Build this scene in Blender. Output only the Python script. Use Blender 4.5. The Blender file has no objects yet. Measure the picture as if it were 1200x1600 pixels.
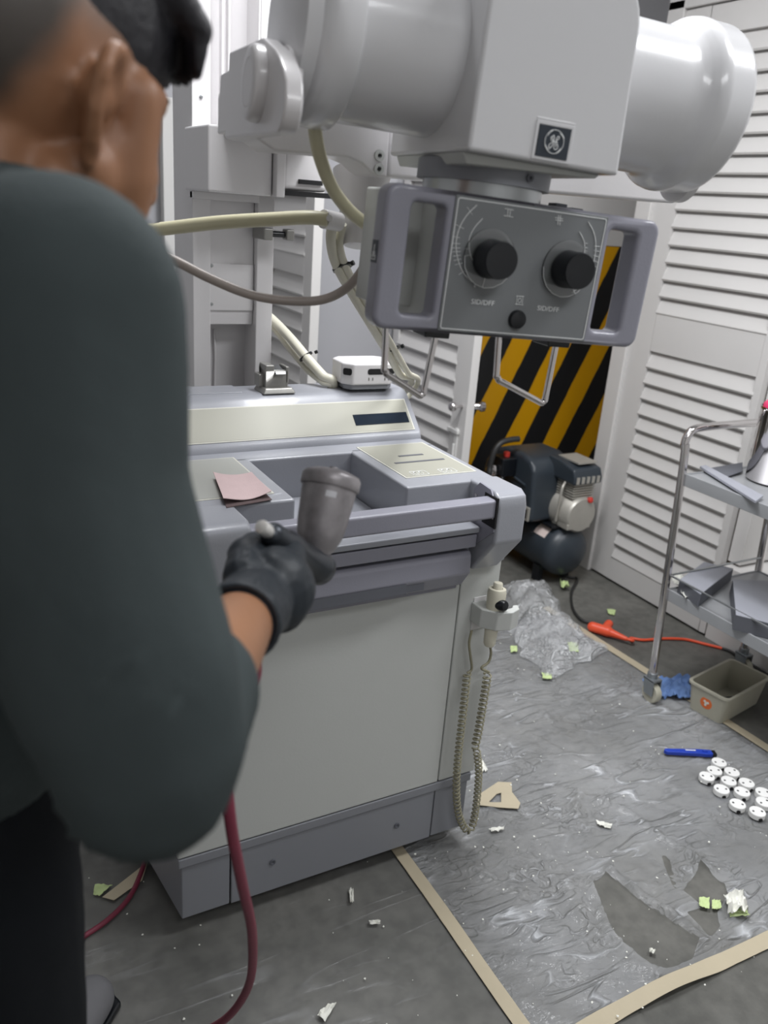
import bpy, bmesh, math, random
import numpy as np
from mathutils import Vector, Matrix, noise
random.seed(7)
SC = bpy.context.scene
COL = SC.collection
PI = math.pi

# ------------------------------------------------------------------ camera
FPX = 1300.0; CAM_H = 1.5
def _n(v): return v/np.linalg.norm(v)
_down = _n(np.array([-270, 3500., FPX]))
_x0 = np.array([2450, -290., FPX])
_X = _n(_x0-_down*np.dot(_x0, _down)); _Z = -_down; _Y = np.cross(_Z, _X)
R = np.stack([_X, _Y, _Z], 1)                     # world -> camera (x right, y down, z forward)
O = np.array([0, 0, CAM_H])
cam = bpy.data.cameras.new('camera'); camo = bpy.data.objects.new('camera', cam); COL.objects.link(camo)
cam.sensor_fit = 'VERTICAL'; cam.sensor_height = 36; cam.sensor_width = 27; cam.lens = FPX/1600*36
cam.clip_start = 0.02
_m = Matrix(((R[0][0], -R[1][0], -R[2][0], 0), (R[0][1], -R[1][1], -R[2][1], 0), (R[0][2], -R[1][2], -R[2][2], CAM_H), (0, 0, 0, 1)))
camo.matrix_world = _m
cam.dof.use_dof = True; cam.dof.focus_distance = 1.55; cam.dof.aperture_fstop = 4.5
SC.camera = camo

# ------------------------------------------------------------------ light and exposure
SC.view_settings.view_transform = 'Standard'; SC.view_settings.look = 'None'
SC.view_settings.exposure = -0.12; SC.view_settings.gamma = 1.0; SC.view_settings.use_curve_mapping = False
W = bpy.data.worlds.new('world'); SC.world = W; W.use_nodes = True
W.node_tree.nodes['Background'].inputs[0].default_value = (0.8, 0.85, 1, 1)
W.node_tree.nodes['Background'].inputs[1].default_value = 0.2
def area(name, loc, sx, sy, power, col=(.97, .98, 1), aim=None):
    l = bpy.data.lights.new(name, 'AREA'); l.shape = 'RECTANGLE'; l.size = sx; l.size_y = sy; l.energy = power; l.color = col
    o = bpy.data.objects.new(name, l); COL.objects.link(o); o.location = loc
    if aim is not None:
        o.rotation_euler = (Vector(aim)-Vector(loc)).to_track_quat('-Z', 'Y').to_euler()
    return o
area('ceiling_light_main', (1.25, 1.72, 2.70), .35, 1.0, 37)
area('ceiling_light_right', (1.9, 0.4, 2.78), 1.2, .4, 36)
area('fill_light_rear', (0.4, -0.9, 2.78), 1.2, .5, 20)  # unseen fill lamp, added behind the camera to lift the front faces
area('ceiling_light_column', (0.62, 1.5, 2.84), .6, .25, 24)

# ------------------------------------------------------------------ pixel -> world helpers (calibrated to the place)
def ray(px, py): return R.T@np.array([(px-600)/FPX, (py-800)/FPX, 1.])
def onz(px, py, z=0.): d = ray(px, py); return O+d*((z-CAM_H)/d[2])
def onx(px, py, x): d = ray(px, py); return O+d*x/d[0]
def ony(px, py, y): d = ray(px, py); return O+d*y/d[1]
def at(px, py, t): return O+ray(px, py)*t
# frame of the tube head (rolled a little about its arm)
FM = np.array([[.9906, .1252, .0542], [-.1252, .9921, -.0033], [-.0542, -.0035, .9985]])
FC = np.array([.6498, .8401, 1.4331])
def Fp(u, w, v): return FC+FM@np.array([u, w, v])
FX = Matrix(((FM[0][0], FM[0][1], FM[0][2], FC[0]), (FM[1][0], FM[1][1], FM[1][2], FC[1]), (FM[2][0], FM[2][1], FM[2][2], FC[2]), (0, 0, 0, 1)))

# ------------------------------------------------------------------ materials
def lin(h):
    h = h.lstrip('#'); v = [int(h[i:i+2], 16)/255 for i in (0, 2, 4)]
    return tuple((x/12.92 if x <= .04045 else ((x+.055)/1.055)**2.4) for x in v)
MATS = {}
def mat(name, col, rough=.5, metal=0., var=.0, scale=8., bump=0., bscale=60., spec=.5, coat=0., trans=0., emit=None, alpha=1.):
    m = bpy.data.materials.new(name); m.use_nodes = True; nt = m.node_tree; b = nt.nodes['Principled BSDF']
    c = lin(col) if isinstance(col, str) else col
    b.inputs['Base Color'].default_value = (*c, 1); b.inputs['Roughness'].default_value = rough; b.inputs['Metallic'].default_value = metal
    b.inputs['Specular IOR Level'].default_value = spec; b.inputs['Coat Weight'].default_value = coat
    b.inputs['Transmission Weight'].default_value = trans; b.inputs['Alpha'].default_value = alpha
    if emit: b.inputs['Emission Color'].default_value = (*lin(emit[0]), 1); b.inputs['Emission Strength'].default_value = emit[1]
    tc = nt.nodes.new('ShaderNodeTexCoord')
    if var > 0:
        n = nt.nodes.new('ShaderNodeTexNoise'); n.inputs['Scale'].default_value = scale; n.inputs['Detail'].default_value = 6
        nt.links.new(tc.outputs['Object'], n.inputs['Vector'])
        mx = nt.nodes.new('ShaderNodeMix'); mx.data_type = 'RGBA'
        mx.inputs[6].default_value = (*[max(0, x*(1-var)) for x in c], 1); mx.inputs[7].default_value = (*[min(1, x*(1+var)) for x in c], 1)
        nt.links.new(n.outputs['Fac'], mx.inputs[0]); nt.links.new(mx.outputs[2], b.inputs['Base Color'])
    if bump > 0:
        n2 = nt.nodes.new('ShaderNodeTexNoise'); n2.inputs['Scale'].default_value = bscale; n2.inputs['Detail'].default_value = 4
        nt.links.new(tc.outputs['Object'], n2.inputs['Vector'])
        bp = nt.nodes.new('ShaderNodeBump'); bp.inputs['Strength'].default_value = bump; bp.inputs['Distance'].default_value = .002
        nt.links.new(n2.outputs['Fac'], bp.inputs['Height']); nt.links.new(bp.outputs['Normal'], b.inputs['Normal'])
    MATS[name] = m
    return m
M_white = mat('white_enamel', '#d9d7d8', .28, var=.03, scale=3, bump=.04, bscale=180, coat=.2)
M_tube = mat('tube_white', '#d6d6d8', .24, var=.02, scale=2, bump=.03, bscale=220, coat=.3)
M_cab = mat('cabinet_white', '#bfc1be', .5, var=.03, scale=2, bump=.08, bscale=240)
M_cream = mat('cream_panel', '#a4a397', .45, var=.03, scale=2)
M_creamline = mat('cream_line', '#d2d1c6', .5)
M_cons = mat('console_grey', '#999ba2', .32, var=.03, scale=3, bump=.12, bscale=300, coat=.15)
M_grey = mat('mid_grey_paint', '#8e8e99', .33, var=.03, scale=3, bump=.1, bscale=260, coat=.15)
M_dgrey = mat('dark_grey_paint', '#73737e', .36, var=.04, scale=3, bump=.1, bscale=260)
M_base = mat('base_grey', '#84868c', .45, var=.05, scale=3, bump=.05)
M_gap = mat('dark_gap', '#141416', .8, var=.1)
M_black = mat('black_plastic', '#101318', .3, var=.1, scale=20)
M_panel = mat('collimator_panel', '#777a7c', .5, var=.03, scale=4)
M_print = mat('white_print', '#e2e4e4', .6, var=.02)
M_badge = mat('badge_dark', '#2b333d', .4, var=.05)
M_disp = mat('display_glass', '#1c2633', .12, var=.2, scale=40)
M_chrome = mat('chrome', '#d8d4d4', .08, 1., var=.03)
M_steel = mat('brushed_steel', '#a9acae', .28, 1., var=.12, scale=30)
M_shelf = mat('shelf_grey', '#a9abae', .38, .35, var=.08, scale=20)
M_zinc = mat('zinc', '#9da2a6', .4, .8, var=.15, scale=30)
M_clear = mat('clear_plastic', '#ffffff', .05, trans=1., var=.0)
M_cableb = mat('cable_beige', '#c9c4a6', .4, var=.06, scale=12)
M_cablew = mat('cable_cream', '#d8d5c4', .42, var=.05, scale=12)
M_cablep = mat('cable_taupe', '#9a9089', .42, var=.06, scale=12)
M_coil = mat('coil_olive', '#8c8872', .45, var=.1, scale=20)
M_sw = mat('switch_ivory', '#d2cebd', .4, var=.03)
M_wall = mat('wall_grey', '#a7a7ab', .7, var=.04, scale=2, bump=.1, bscale=40)
M_wallw = mat('wall_white', '#d4d3d1', .6, var=.04, scale=2, bump=.08, bscale=50)
M_door = mat('louvre_white', '#d0cecc', .45, var=.04, scale=5, bump=.08, bscale=70)
M_lilac = mat('frame_lilac', '#a3a3ab', .55, var=.03)
M_ceil = mat('ceiling_white', '#d8d8d8', .8, var=.03)
M_shirt = mat('shirt_dark_grey', '#3b4243', .92, var=.12, scale=14, bump=.3, bscale=380, spec=.2)
M_pants = mat('trousers_black', '#0f1216', .9, var=.15, scale=14, bump=.25, bscale=300, spec=.2)
M_skin = mat('skin', '#93684b', .5, var=.1, scale=18, bump=.12, bscale=150)
M_hair = mat('black_hair', '#17161c', .55, var=.2, scale=60, bump=.6, bscale=160)
M_fade = mat('cropped_hair', '#4e4034', .8, var=.2, scale=120, bump=.5, bscale=400)
M_glove = mat('black_nitrile', '#1d242b', .52, var=.1, scale=14, bump=.35, bscale=70)
M_shoe = mat('grey_shoe', '#6b6b6e', .8, var=.1, scale=20, bump=.2)
M_cup = mat('stained_cup', '#8d898b', .4, .35, var=.6, scale=42, bump=.3, bscale=60)
M_gun = mat('gun_dark', '#3c4046', .35, .6, var=.2, scale=30)
M_hose = mat('maroon_hose', '#7a2f42', .5, var=.15, scale=30, bump=.25, bscale=200)
M_sand = mat('sandpaper_pink', '#cbb4b4', .9, var=.06, scale=60, bump=.3, bscale=500)
M_sandb = mat('sandpaper_back', '#5b4c4c', .9, var=.08, scale=40)
M_navy = mat('compressor_navy', '#30373e', .38, var=.12, scale=8, bump=.05)
M_alu = mat('cast_aluminium', '#b9b6ae', .45, .5, var=.1, scale=30, bump=.1)
M_red = mat('red_plastic', '#c23a30', .4, var=.05)
M_orange = mat('orange_plastic', '#ee5a38', .4, var=.05, scale=20)
M_blkcab = mat('black_cable', '#2a2a2a', .5, var=.1)
M_bin = mat('bin_plastic', '#b9b6a6', .4, var=.06, scale=8)
M_stick = mat('sticker_orange', '#e8763a', .5, var=.05)
M_cap = mat('cap_white', '#eeeeec', .4, var=.02)
M_blue = mat('cutter_blue', '#1f3fae', .35, var=.06)
M_bluec = mat('blue_cloth', '#6f8fc4', .7, var=.15, scale=20)
M_tape = mat('masking_tape', '#bbb098', .7, var=.06, scale=20, bump=.15, bscale=120)
M_paper = mat('scrap_white', '#e6e6de', .8, var=.04)
M_green = mat('scrap_green', '#c4d69a', .7, var=.12, scale=30)
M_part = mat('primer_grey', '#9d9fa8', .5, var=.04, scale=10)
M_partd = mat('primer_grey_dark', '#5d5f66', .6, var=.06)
M_pink = mat('pink_plastic', '#d83a6a', .45, var=.05)
M_latch = mat('latch_grey', '#8b8a86', .35, .4, var=.08, scale=20)

# floor : worn concrete
def floor_mat():
    m = bpy.data.materials.new('worn_concrete'); m.use_nodes = True; nt = m.node_tree; b = nt.nodes['Principled BSDF']
    tc = nt.nodes.new('ShaderNodeTexCoord')
    n = nt.nodes.new('ShaderNodeTexNoise'); n.inputs['Scale'].default_value = 2.3; n.inputs['Detail'].default_value = 9; n.inputs['Roughness'].default_value = .65
    n2 = nt.nodes.new('ShaderNodeTexNoise'); n2.inputs['Scale'].default_value = 26; n2.inputs['Detail'].default_value = 5
    for k in (n, n2): nt.links.new(tc.outputs['Object'], k.inputs['Vector'])
    r = nt.nodes.new('ShaderNodeValToRGB'); r.color_ramp.elements[0].position = .3; r.color_ramp.elements[1].position = .72
    r.color_ramp.elements[0].color = (*lin('#4b4b47'), 1); r.color_ramp.elements[1].color = (*lin('#7a7974'), 1)
    nt.links.new(n.outputs['Fac'], r.inputs[0])
    mx = nt.nodes.new('ShaderNodeMix'); mx.data_type = 'RGBA'; mx.blend_type = 'MULTIPLY'; mx.inputs[0].default_value = .5
    r2 = nt.nodes.new('ShaderNodeValToRGB'); r2.color_ramp.elements[0].position = .35; r2.color_ramp.elements[0].color = (.55, .55, .55, 1); r2.color_ramp.elements[1].position = .6
    nt.links.new(n2.outputs['Fac'], r2.inputs[0]); nt.links.new(r.outputs[0], mx.inputs[6]); nt.links.new(r2.outputs[0], mx.inputs[7])
    nt.links.new(mx.outputs[2], b.inputs['Base Color']); b.inputs['Roughness'].default_value = .55
    return m
M_floor = floor_mat()

# hazard stripes (painted on the panel)
def stripe_mat(x_ref, z_ref, period, slope):
    m = bpy.data.materials.new('hazard_stripes'); m.use_nodes = True; nt = m.node_tree; b = nt.nodes['Principled BSDF']
    tc = nt.nodes.new('ShaderNodeTexCoord'); sp = nt.nodes.new('ShaderNodeSeparateXYZ')
    nt.links.new(tc.outputs['Object'], sp.inputs[0])
    def mth(op, a, bb=None):
        k = nt.nodes.new('ShaderNodeMath'); k.operation = op
        for i, v in enumerate((a, bb)):
            if v is None: continue
            if isinstance(v, (int, float)): k.inputs[i].default_value = v
            else: nt.links.new(v, k.inputs[i])
        return k.outputs[0]
    n = nt.nodes.new('ShaderNodeTexNoise'); n.inputs['Scale'].default_value = 7; nt.links.new(tc.outputs['Object'], n.inputs['Vector'])
    jit = mth('MULTIPLY', mth('SUBTRACT', n.outputs['Fac'], .5), .018)
    u = mth('ADD', mth('SUBTRACT', mth('SUBTRACT', sp.outputs['X'], x_ref), mth('MULTIPLY', mth('SUBTRACT', sp.outputs['Z'], z_ref), slope)), jit)
    fr = mth('FRACT', mth('ADD', mth('DIVIDE', u, period), 40.))
    st = mth('LESS_THAN', fr, .53)
    mx = nt.nodes.new('ShaderNodeMix'); mx.data_type = 'RGBA'
    mx.inputs[6].default_value = (*lin('#d39a08'), 1); mx.inputs[7].default_value = (*lin('#1c1d1f'), 1)
    nt.links.new(st, mx.inputs[0]); nt.links.new(mx.outputs[2], b.inputs['Base Color']); b.inputs['Roughness'].default_value = .45
    return m
M_haz = stripe_mat(2.828, .907, .25, .456)

# thin clear film
def film_mat(name, a0, a1, scale, tint='#eef1f6', stretch=(1, 1, 1), rough=.14, bstr=1., dist=.004):
    m = bpy.data.materials.new(name); m.use_nodes = True; nt = m.node_tree; b = nt.nodes['Principled BSDF']
    b.inputs['Base Color'].default_value = (*lin(tint), 1); b.inputs['Roughness'].default_value = rough; b.inputs['Specular IOR Level'].default_value = .8
    tc = nt.nodes.new('ShaderNodeTexCoord')
    def noi(sc, st, rot, det, dis):
        mp = nt.nodes.new('ShaderNodeMapping'); mp.inputs['Scale'].default_value = st; mp.inputs['Rotation'].default_value = (0, 0, rot)
        nt.links.new(tc.outputs['Object'], mp.inputs[0])
        n = nt.nodes.new('ShaderNodeTexNoise')
        n.inputs['Scale'].default_value = sc; n.inputs['Detail'].default_value = det; n.inputs['Roughness'].default_value = .5; n.inputs['Distortion'].default_value = dis
        nt.links.new(mp.outputs[0], n.inputs['Vector']); return n.outputs[0]
    def rng(v, i0, i1, o0, o1):
        r = nt.nodes.new('ShaderNodeMapRange'); r.inputs[1].default_value = i0; r.inputs[2].default_value = i1; r.inputs[3].default_value = o0; r.inputs[4].default_value = o1
        nt.links.new(v, r.inputs[0]); return r.outputs[0]
    def mth(op, x, y=0.):
        k = nt.nodes.new('ShaderNodeMath'); k.operation = op
        for i, v in enumerate((x, y)):
            if isinstance(v, (int, float)): k.inputs[i].default_value = v
            else: nt.links.new(v, k.inputs[i])
        return k.outputs[0]
    def crease(sc, st, rot, width, dis=.5):           # thin folds where a smooth field crosses its middle
        n = noi(sc, st, rot, 1.5, dis); return rng(mth('ABSOLUTE', mth('SUBTRACT', n, .5)), 0, width, 1, 0)
    m1 = rng(noi(scale*.55, (1, 1, 1), 0, 2, .3), .42, .62, 0, 1)
    m2 = rng(noi(scale*.7, (1, 1, 1), 1.3, 2, .3), .45, .65, 0, 1)
    m3 = rng(noi(scale*.9, (1, 1, 1), 2.1, 2, .3), .48, .68, 0, 1)
    c1 = mth('MULTIPLY', crease(scale*.8, (stretch[0]*.45, stretch[1], 1), .6, .028), m1)
    c2 = mth('MULTIPLY', crease(scale*1.5, (stretch[0]*.5, stretch[1], 1), -.9, .04), m2)
    c3 = mth('MULTIPLY', crease(scale*3.4, (1, 1.3, 1), .3, .07, 1.), m3)
    cr = mth('MAXIMUM', mth('MAXIMUM', c1, c2), mth('MULTIPLY', c3, .75))
    big = noi(scale*.5, (1, 1, 1), 0, 4, .4)
    al = mth('ADD', mth('MULTIPLY', mth('MULTIPLY', cr, cr), a1-a0), rng(big, .3, .7, a0*.55, a0*1.45))
    nt.links.new(al, b.inputs['Alpha'])
    h = mth('ADD', mth('ADD', cr, mth('MULTIPLY', noi(scale*2.2, stretch, .5, 3, .6), 1.6)), mth('MULTIPLY', noi(scale*9, (1, 1, 1), .5, 2, .6), .25))
    bp = nt.nodes.new('ShaderNodeBump'); bp.inputs['Strength'].default_value = bstr; bp.inputs['Distance'].default_value = dist
    nt.links.new(h, bp.inputs['Height']); nt.links.new(bp.outputs['Normal'], b.inputs['Normal'])
    return m
M_film = film_mat('clear_sheeting', .20, .62, 6, stretch=(1, 2.2, 1), dist=.010)
M_film_shade = film_mat('shaded_clear_sheeting', .03, .16, 4, stretch=(.6, 3.0, 1))  # same sheeting made fainter: the left floor's shadow put into its opacity
M_crum = film_mat('crumpled_film', .22, .9, 12, tint='#f8fafc', dist=.010)

# ------------------------------------------------------------------ mesh builder
class MB:
    def __init__(s, xf=None): s.v = []; s.f = []; s.xf = xf
    def add(s, vs, fs, xf=None):
        k = len(s.v); x = xf if xf is not None else s.xf
        for p in vs:
            p = Vector(p); s.v.append(tuple(x@p) if x is not None else tuple(p))
        for f in fs: s.f.append(tuple(i+k for i in f))
        return s
    def box(s, x0, x1, y0, y1, z0, z1, xf=None):
        vs = [(x, y, z) for x in (x0, x1) for y in (y0, y1) for z in (z0, z1)]
        return s.add(vs, [(0, 1, 3, 2), (4, 6, 7, 5), (0, 4, 5, 1), (2, 3, 7, 6), (0, 2, 6, 4), (1, 5, 7, 3)], xf)
    def hexa(s, bot, top, xf=None):
        return s.add(list(bot)+list(top), [(3, 2, 1, 0), (4, 5, 6, 7), (0, 1, 5, 4), (1, 2, 6, 5), (2, 3, 7, 6), (3, 0, 4, 7)], xf)
    def prism(s, poly, axis, a0, a1, xf=None):
        def mk(p, a):
            if axis == 'x': return (a, p[0], p[1])
            if axis == 'y': return (p[0], a, p[1])
            return (p[0], p[1], a)
        n = len(poly); vs = [mk(p, a0) for p in poly]+[mk(p, a1) for p in poly]
        fs = [tuple(range(n-1, -1, -1)), tuple(range(n, 2*n))]+[(i, (i+1) % n, n+(i+1) % n, n+i) for i in range(n)]
        return s.add(vs, fs, xf)
    def frame(s, outer, inner, axis, a0, a1, xf=None):          # same point count; a ring with thickness
        def mk(p, a):
            if axis == 'x': return (a, p[0], p[1])
            if axis == 'y': return (p[0], a, p[1])
            return (p[0], p[1], a)
        n = len(outer); vs = [mk(p, a) for a in (a0, a1) for q in (outer, inner) for p in q]
        fs = []
        for i in range(n):
            j = (i+1) % n
            fs += [(i, j, n+j, n+i), (2*n+i, 3*n+i, 3*n+j, 2*n+j), (i, 2*n+i, 2*n+j, j), (n+i, n+j, 3*n+j, 3*n+i)]
        return s.add(vs, fs, xf)
    def lathe(s, prof, c, d, n=32, xf=None, caps=True, sx=1.0):
        d = Vector(d).normalized(); a = Vector((0, 0, 1)) if abs(d.z) < .9 else Vector((1, 0, 0))
        e1 = d.cross(a).normalized(); e2 = d.cross(e1); c = Vector(c); vs = []; fs = []
        for (r, h) in prof:
            for i in range(n):
                t = 2*PI*i/n; vs.append(c+d*h+e1*(r*sx*math.cos(t))+e2*(r*math.sin(t)))
        for k in range(len(prof)-1):
            for i in range(n):
                j = (i+1) % n; fs.append((k*n+i, k*n+j, (k+1)*n+j, (k+1)*n+i))
        if caps: fs.append(tuple(range(n-1, -1, -1))); fs.append(tuple((len(prof)-1)*n+i for i in range(n)))
        return s.add(vs, fs, xf)
    def cyl(s, a, b, r, r2=None, n=20, xf=None):
        a = Vector(a); b = Vector(b); return s.lathe([(r, 0), (r if r2 is None else r2, (b-a).length)], a, b-a, n, xf)
    def tube(s, pts, r, n=10, smooth=0, xf=None, closed=False):
        P = [Vector(p) for p in pts]; rs = r if isinstance(r, (list, tuple)) else [r]*len(P)
        if smooth:
            Q = []; q = []
            L = len(P)
            for i in range(L if closed else L-1):
                p0 = P[i-1] if (i > 0 or closed) else P[0]*2-P[1]; p1 = P[i]; p2 = P[(i+1) % L]
                p3 = P[(i+2) % L] if (i+2 < L or closed) else P[-1]*2-P[-2]
                for k in range(smooth):
                    t = k/smooth
                    Q.append(.5*((2*p1)+(p2-p0)*t+(2*p0-5*p1+4*p2-p3)*t*t+(3*p1-p0-3*p2+p3)*t**3)); q.append(rs[i]*(1-t)+rs[(i+1) % L]*t)
            if not closed: Q.append(P[-1]); q.append(rs[-1])
            P, rs = Q, q
        L = len(P); vs = []; fs = []
        T = [(P[(i+1) % L]-P[i-1]) if (closed or 0 < i < L-1) else (P[1]-P[0] if i == 0 else P[-1]-P[-2]) for i in range(L)]
        T = [t.normalized() for t in T]
        a = Vector((0, 0, 1)) if abs(T[0].z) < .9 else Vector((1, 0, 0)); e = T[0].cross(a).normalized()
        for i in range(L):
            e = (e-T[i]*e.dot(T[i])).normalized(); g = T[i].cross(e)
            for k in range(n):
                t = 2*PI*k/n; vs.append(P[i]+e*(rs[i]*math.cos(t))+g*(rs[i]*math.sin(t)))
        for i in range(L if closed else L-1):
            for k in range(n):
                j = (k+1) % n; i2 = (i+1) % L; fs.append((i*n+k, i*n+j, i2*n+j, i2*n+k))
        if not closed: fs.append(tuple(range(n-1, -1, -1))); fs.append(tuple((L-1)*n+k for k in range(n)))
        return s.add(vs, fs, xf)
    def ell(s, c, rad, rot=None, n=20, m=12, xf=None):
        vs = []; fs = []; c = Vector(c); q = rot if rot is not None else Matrix.Identity(3)
        for i in range(m+1):
            th = PI*i/m
            for k in range(n):
                ph = 2*PI*k/n
                vs.append(c+q@Vector((rad[0]*math.sin(th)*math.cos(ph), rad[1]*math.sin(th)*math.sin(ph), rad[2]*math.cos(th))))
        for i in range(m):
            for k in range(n):
                j = (k+1) % n; fs.append((i*n+k, (i+1)*n+k, (i+1)*n+j, i*n+j))
        return s.add(vs, fs, xf)
    def cap(s, a, b, r0, r1, n=18):                              # tapered capsule
        a = Vector(a); b = Vector(b); L = (b-a).length; prof = []
        for i in range(7): t = -PI/2+PI/2*i/6; prof.append((max(r0*math.cos(t), 1e-4), r0*math.sin(t)))
        for i in range(7): t = PI/2*i/6; prof.append((max(r1*math.cos(t), 1e-4), L+r1*math.sin(t)))
        return s.lathe(prof, a, b-a, n)
    def quad(s, a, b, c, d): return s.add([a, b, c, d], [(0, 1, 2, 3)])
    def text(s, txt, size, xf, thick=.0004):
        cu = bpy.data.curves.new('t', 'FONT'); cu.body = txt; cu.size = size; cu.align_x = 'CENTER'; cu.align_y = 'CENTER'; cu.extrude = thick; cu.resolution_u = 3
        o = bpy.data.objects.new('t', cu); COL.objects.link(o)
        dg = bpy.context.evaluated_depsgraph_get(); me = bpy.data.meshes.new_from_object(o.evaluated_get(dg))
        s.add([v.co.copy() for v in me.vertices], [tuple(p.vertices) for p in me.polygons], xf)
        bpy.data.objects.remove(o); bpy.data.curves.remove(cu); bpy.data.meshes.remove(me); return s
    def build(s, name, m, parent=None, bevel=0., seg=3, loc=None, ang=48, smooth=True, weld=1e-5, blim=30):
        off = world_of(parent) if parent else Vector(loc if loc is not None else (0, 0, 0))
        bm = bmesh.new(); vv = [bm.verts.new(Vector(p)-off) for p in s.v]
        for f in s.f:
            try: bm.faces.new([vv[i] for i in f])
            except ValueError: pass
        bmesh.ops.remove_doubles(bm, verts=bm.verts, dist=weld)
        bmesh.ops.recalc_face_normals(bm, faces=bm.faces)
        if bevel > 0:
            es = [e for e in bm.edges if len(e.link_faces) == 2 and e.calc_face_angle(0) > math.radians(blim)]
            bmesh.ops.bevel(bm, geom=es, offset=bevel, segments=seg, profile=.6, affect='EDGES', clamp_overlap=True)
        me = bpy.data.meshes.new(name); bm.to_mesh(me); bm.free()
        o = bpy.data.objects.new(name, me); COL.objects.link(o)
        for x in (m if isinstance(m, (list, tuple)) else [m]): me.materials.append(x)
        if smooth:
            for p in me.polygons: p.use_smooth = True
            me.set_sharp_from_angle(angle=math.radians(ang))
            if bevel > 0:
                w = o.modifiers.new('wn', 'WEIGHTED_NORMAL'); w.keep_sharp = True
        if parent: o.parent = parent
        else: o.location = off
        return o
def world_of(o):
    v = Vector((0, 0, 0))
    while o is not None: v += o.location; o = o.parent
    return v
def thing(name, label, cat, loc, group=None):
    o = bpy.data.objects.new(name, None); COL.objects.link(o); o.location = loc; o.empty_display_size = .05
    return tag(o, label, cat, group)
def tag(o, label, cat, group=None):
    o['label'] = label; o['category'] = cat
    if group: o['group'] = group
    return o
def struct(o): o['kind'] = 'structure'; return o
def plab(o, l): o['label'] = l; return o
def rrect(x0, x1, z0, z1, r, n=6):
    pts = []
    for cx, cz, a in ((x1-r, z1-r, 0), (x0+r, z1-r, 90), (x0+r, z0+r, 180), (x1-r, z0+r, 270)):
        for i in range(n+1):
            t = math.radians(a+90*i/n); pts.append((cx+r*math.cos(t), cz+r*math.sin(t)))
    return pts
def blob(name, mb, voxel, m, parent=None, loc=None, smooth=6, disp=None):
    """join overlapping shapes into one continuous skin"""
    off = world_of(parent) if parent else Vector(loc or (0, 0, 0))
    me = bpy.data.meshes.new(name+'_src'); me.from_pydata(mb.v, [], mb.f); me.validate()
    bm = bmesh.new(); bm.from_mesh(me); bmesh.ops.remove_doubles(bm, verts=bm.verts, dist=1e-5); bmesh.ops.recalc_face_normals(bm, faces=bm.faces); bm.to_mesh(me); bm.free()
    t = bpy.data.objects.new('tmp', me); COL.objects.link(t)
    r = t.modifiers.new('r', 'REMESH'); r.mode = 'VOXEL'; r.voxel_size = voxel; r.adaptivity = 0
    s = t.modifiers.new('s', 'SMOOTH'); s.iterations = smooth; s.factor = .5
    dg = bpy.context.evaluated_depsgraph_get(); out = bpy.data.meshes.new_from_object(t.evaluated_get(dg))
    bpy.data.objects.remove(t)
    out.name = name
    for v in out.vertices:
        p = Vector(v.co)
        if disp: p = disp(p, Vector(v.normal))
        v.co = p-off
    for p in out.polygons: p.use_smooth = True
    out.materials.clear(); out.materials.append(m)
    o = bpy.data.objects.new(name, out); COL.objects.link(o)
    if parent: o.parent = parent
    else: o.location = off
    return o

# ================================================================== the room
struct(MB().box(-1.6, 3.4, -1.9, 3.3, -.08, 0).build('floor', M_floor, smooth=False))
struct(MB().box(-1.6, 3.4, -1.9, 3.3, 2.9, 2.98).build('ceiling', M_ceil, smooth=False))
struct(MB().box(-1.7, -1.6, -1.9, 3.3, 0, 2.9).build('wall_left', M_wallw, smooth=False))
struct(MB().box(3.3, 3.4, -1.9, 3.3, 0, 2.9).build('wall_right', M_wallw, smooth=False))
struct(MB().box(-1.6, 3.3, -2.0, -1.9, 0, 2.9).build('wall_front', M_wallw, smooth=False))
mb = MB().box(-1.6, 3.3, 3.14, 3.24, 0, 2.9)
struct(mb.build('wall_back', M_wall, smooth=False))
# grey panels and lilac frame strips on the back wall
mb = MB().box(1.36, 1.73, 3.115, 3.139, .02, 2.1); o = struct(mb.build('trim_1', M_wall, bevel=.003))
mb = MB().box(1.225, 1.355, 3.08, 3.139, .0, 2.15); o = struct(mb.build('trim_2', M_lilac, bevel=.004))
mb = MB().box(.79, .84, 3.09, 3.139, 0, 1.78); struct(mb.build('trim_3', M_wallw, bevel=.003))
# striped panel door in the alcove
r = struct(bpy.data.objects.new('door_1', None)); COL.objects.link(r); r.location = (2.4, 3.1, 0)
MB().box(1.77, 3.27, 3.105, 3.138, .01, 1.385).build('striped_panel', M_haz, r, smooth=False)
MB().box(1.77, 3.27, 3.105, 3.138, 1.387, 2.2).build('plain_panel', M_door, r, bevel=.002)
hz = r.children[0]
hz.data.transform(Matrix.Translation(r.location)); hz.location = -r.location            # texture space = world space

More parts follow.
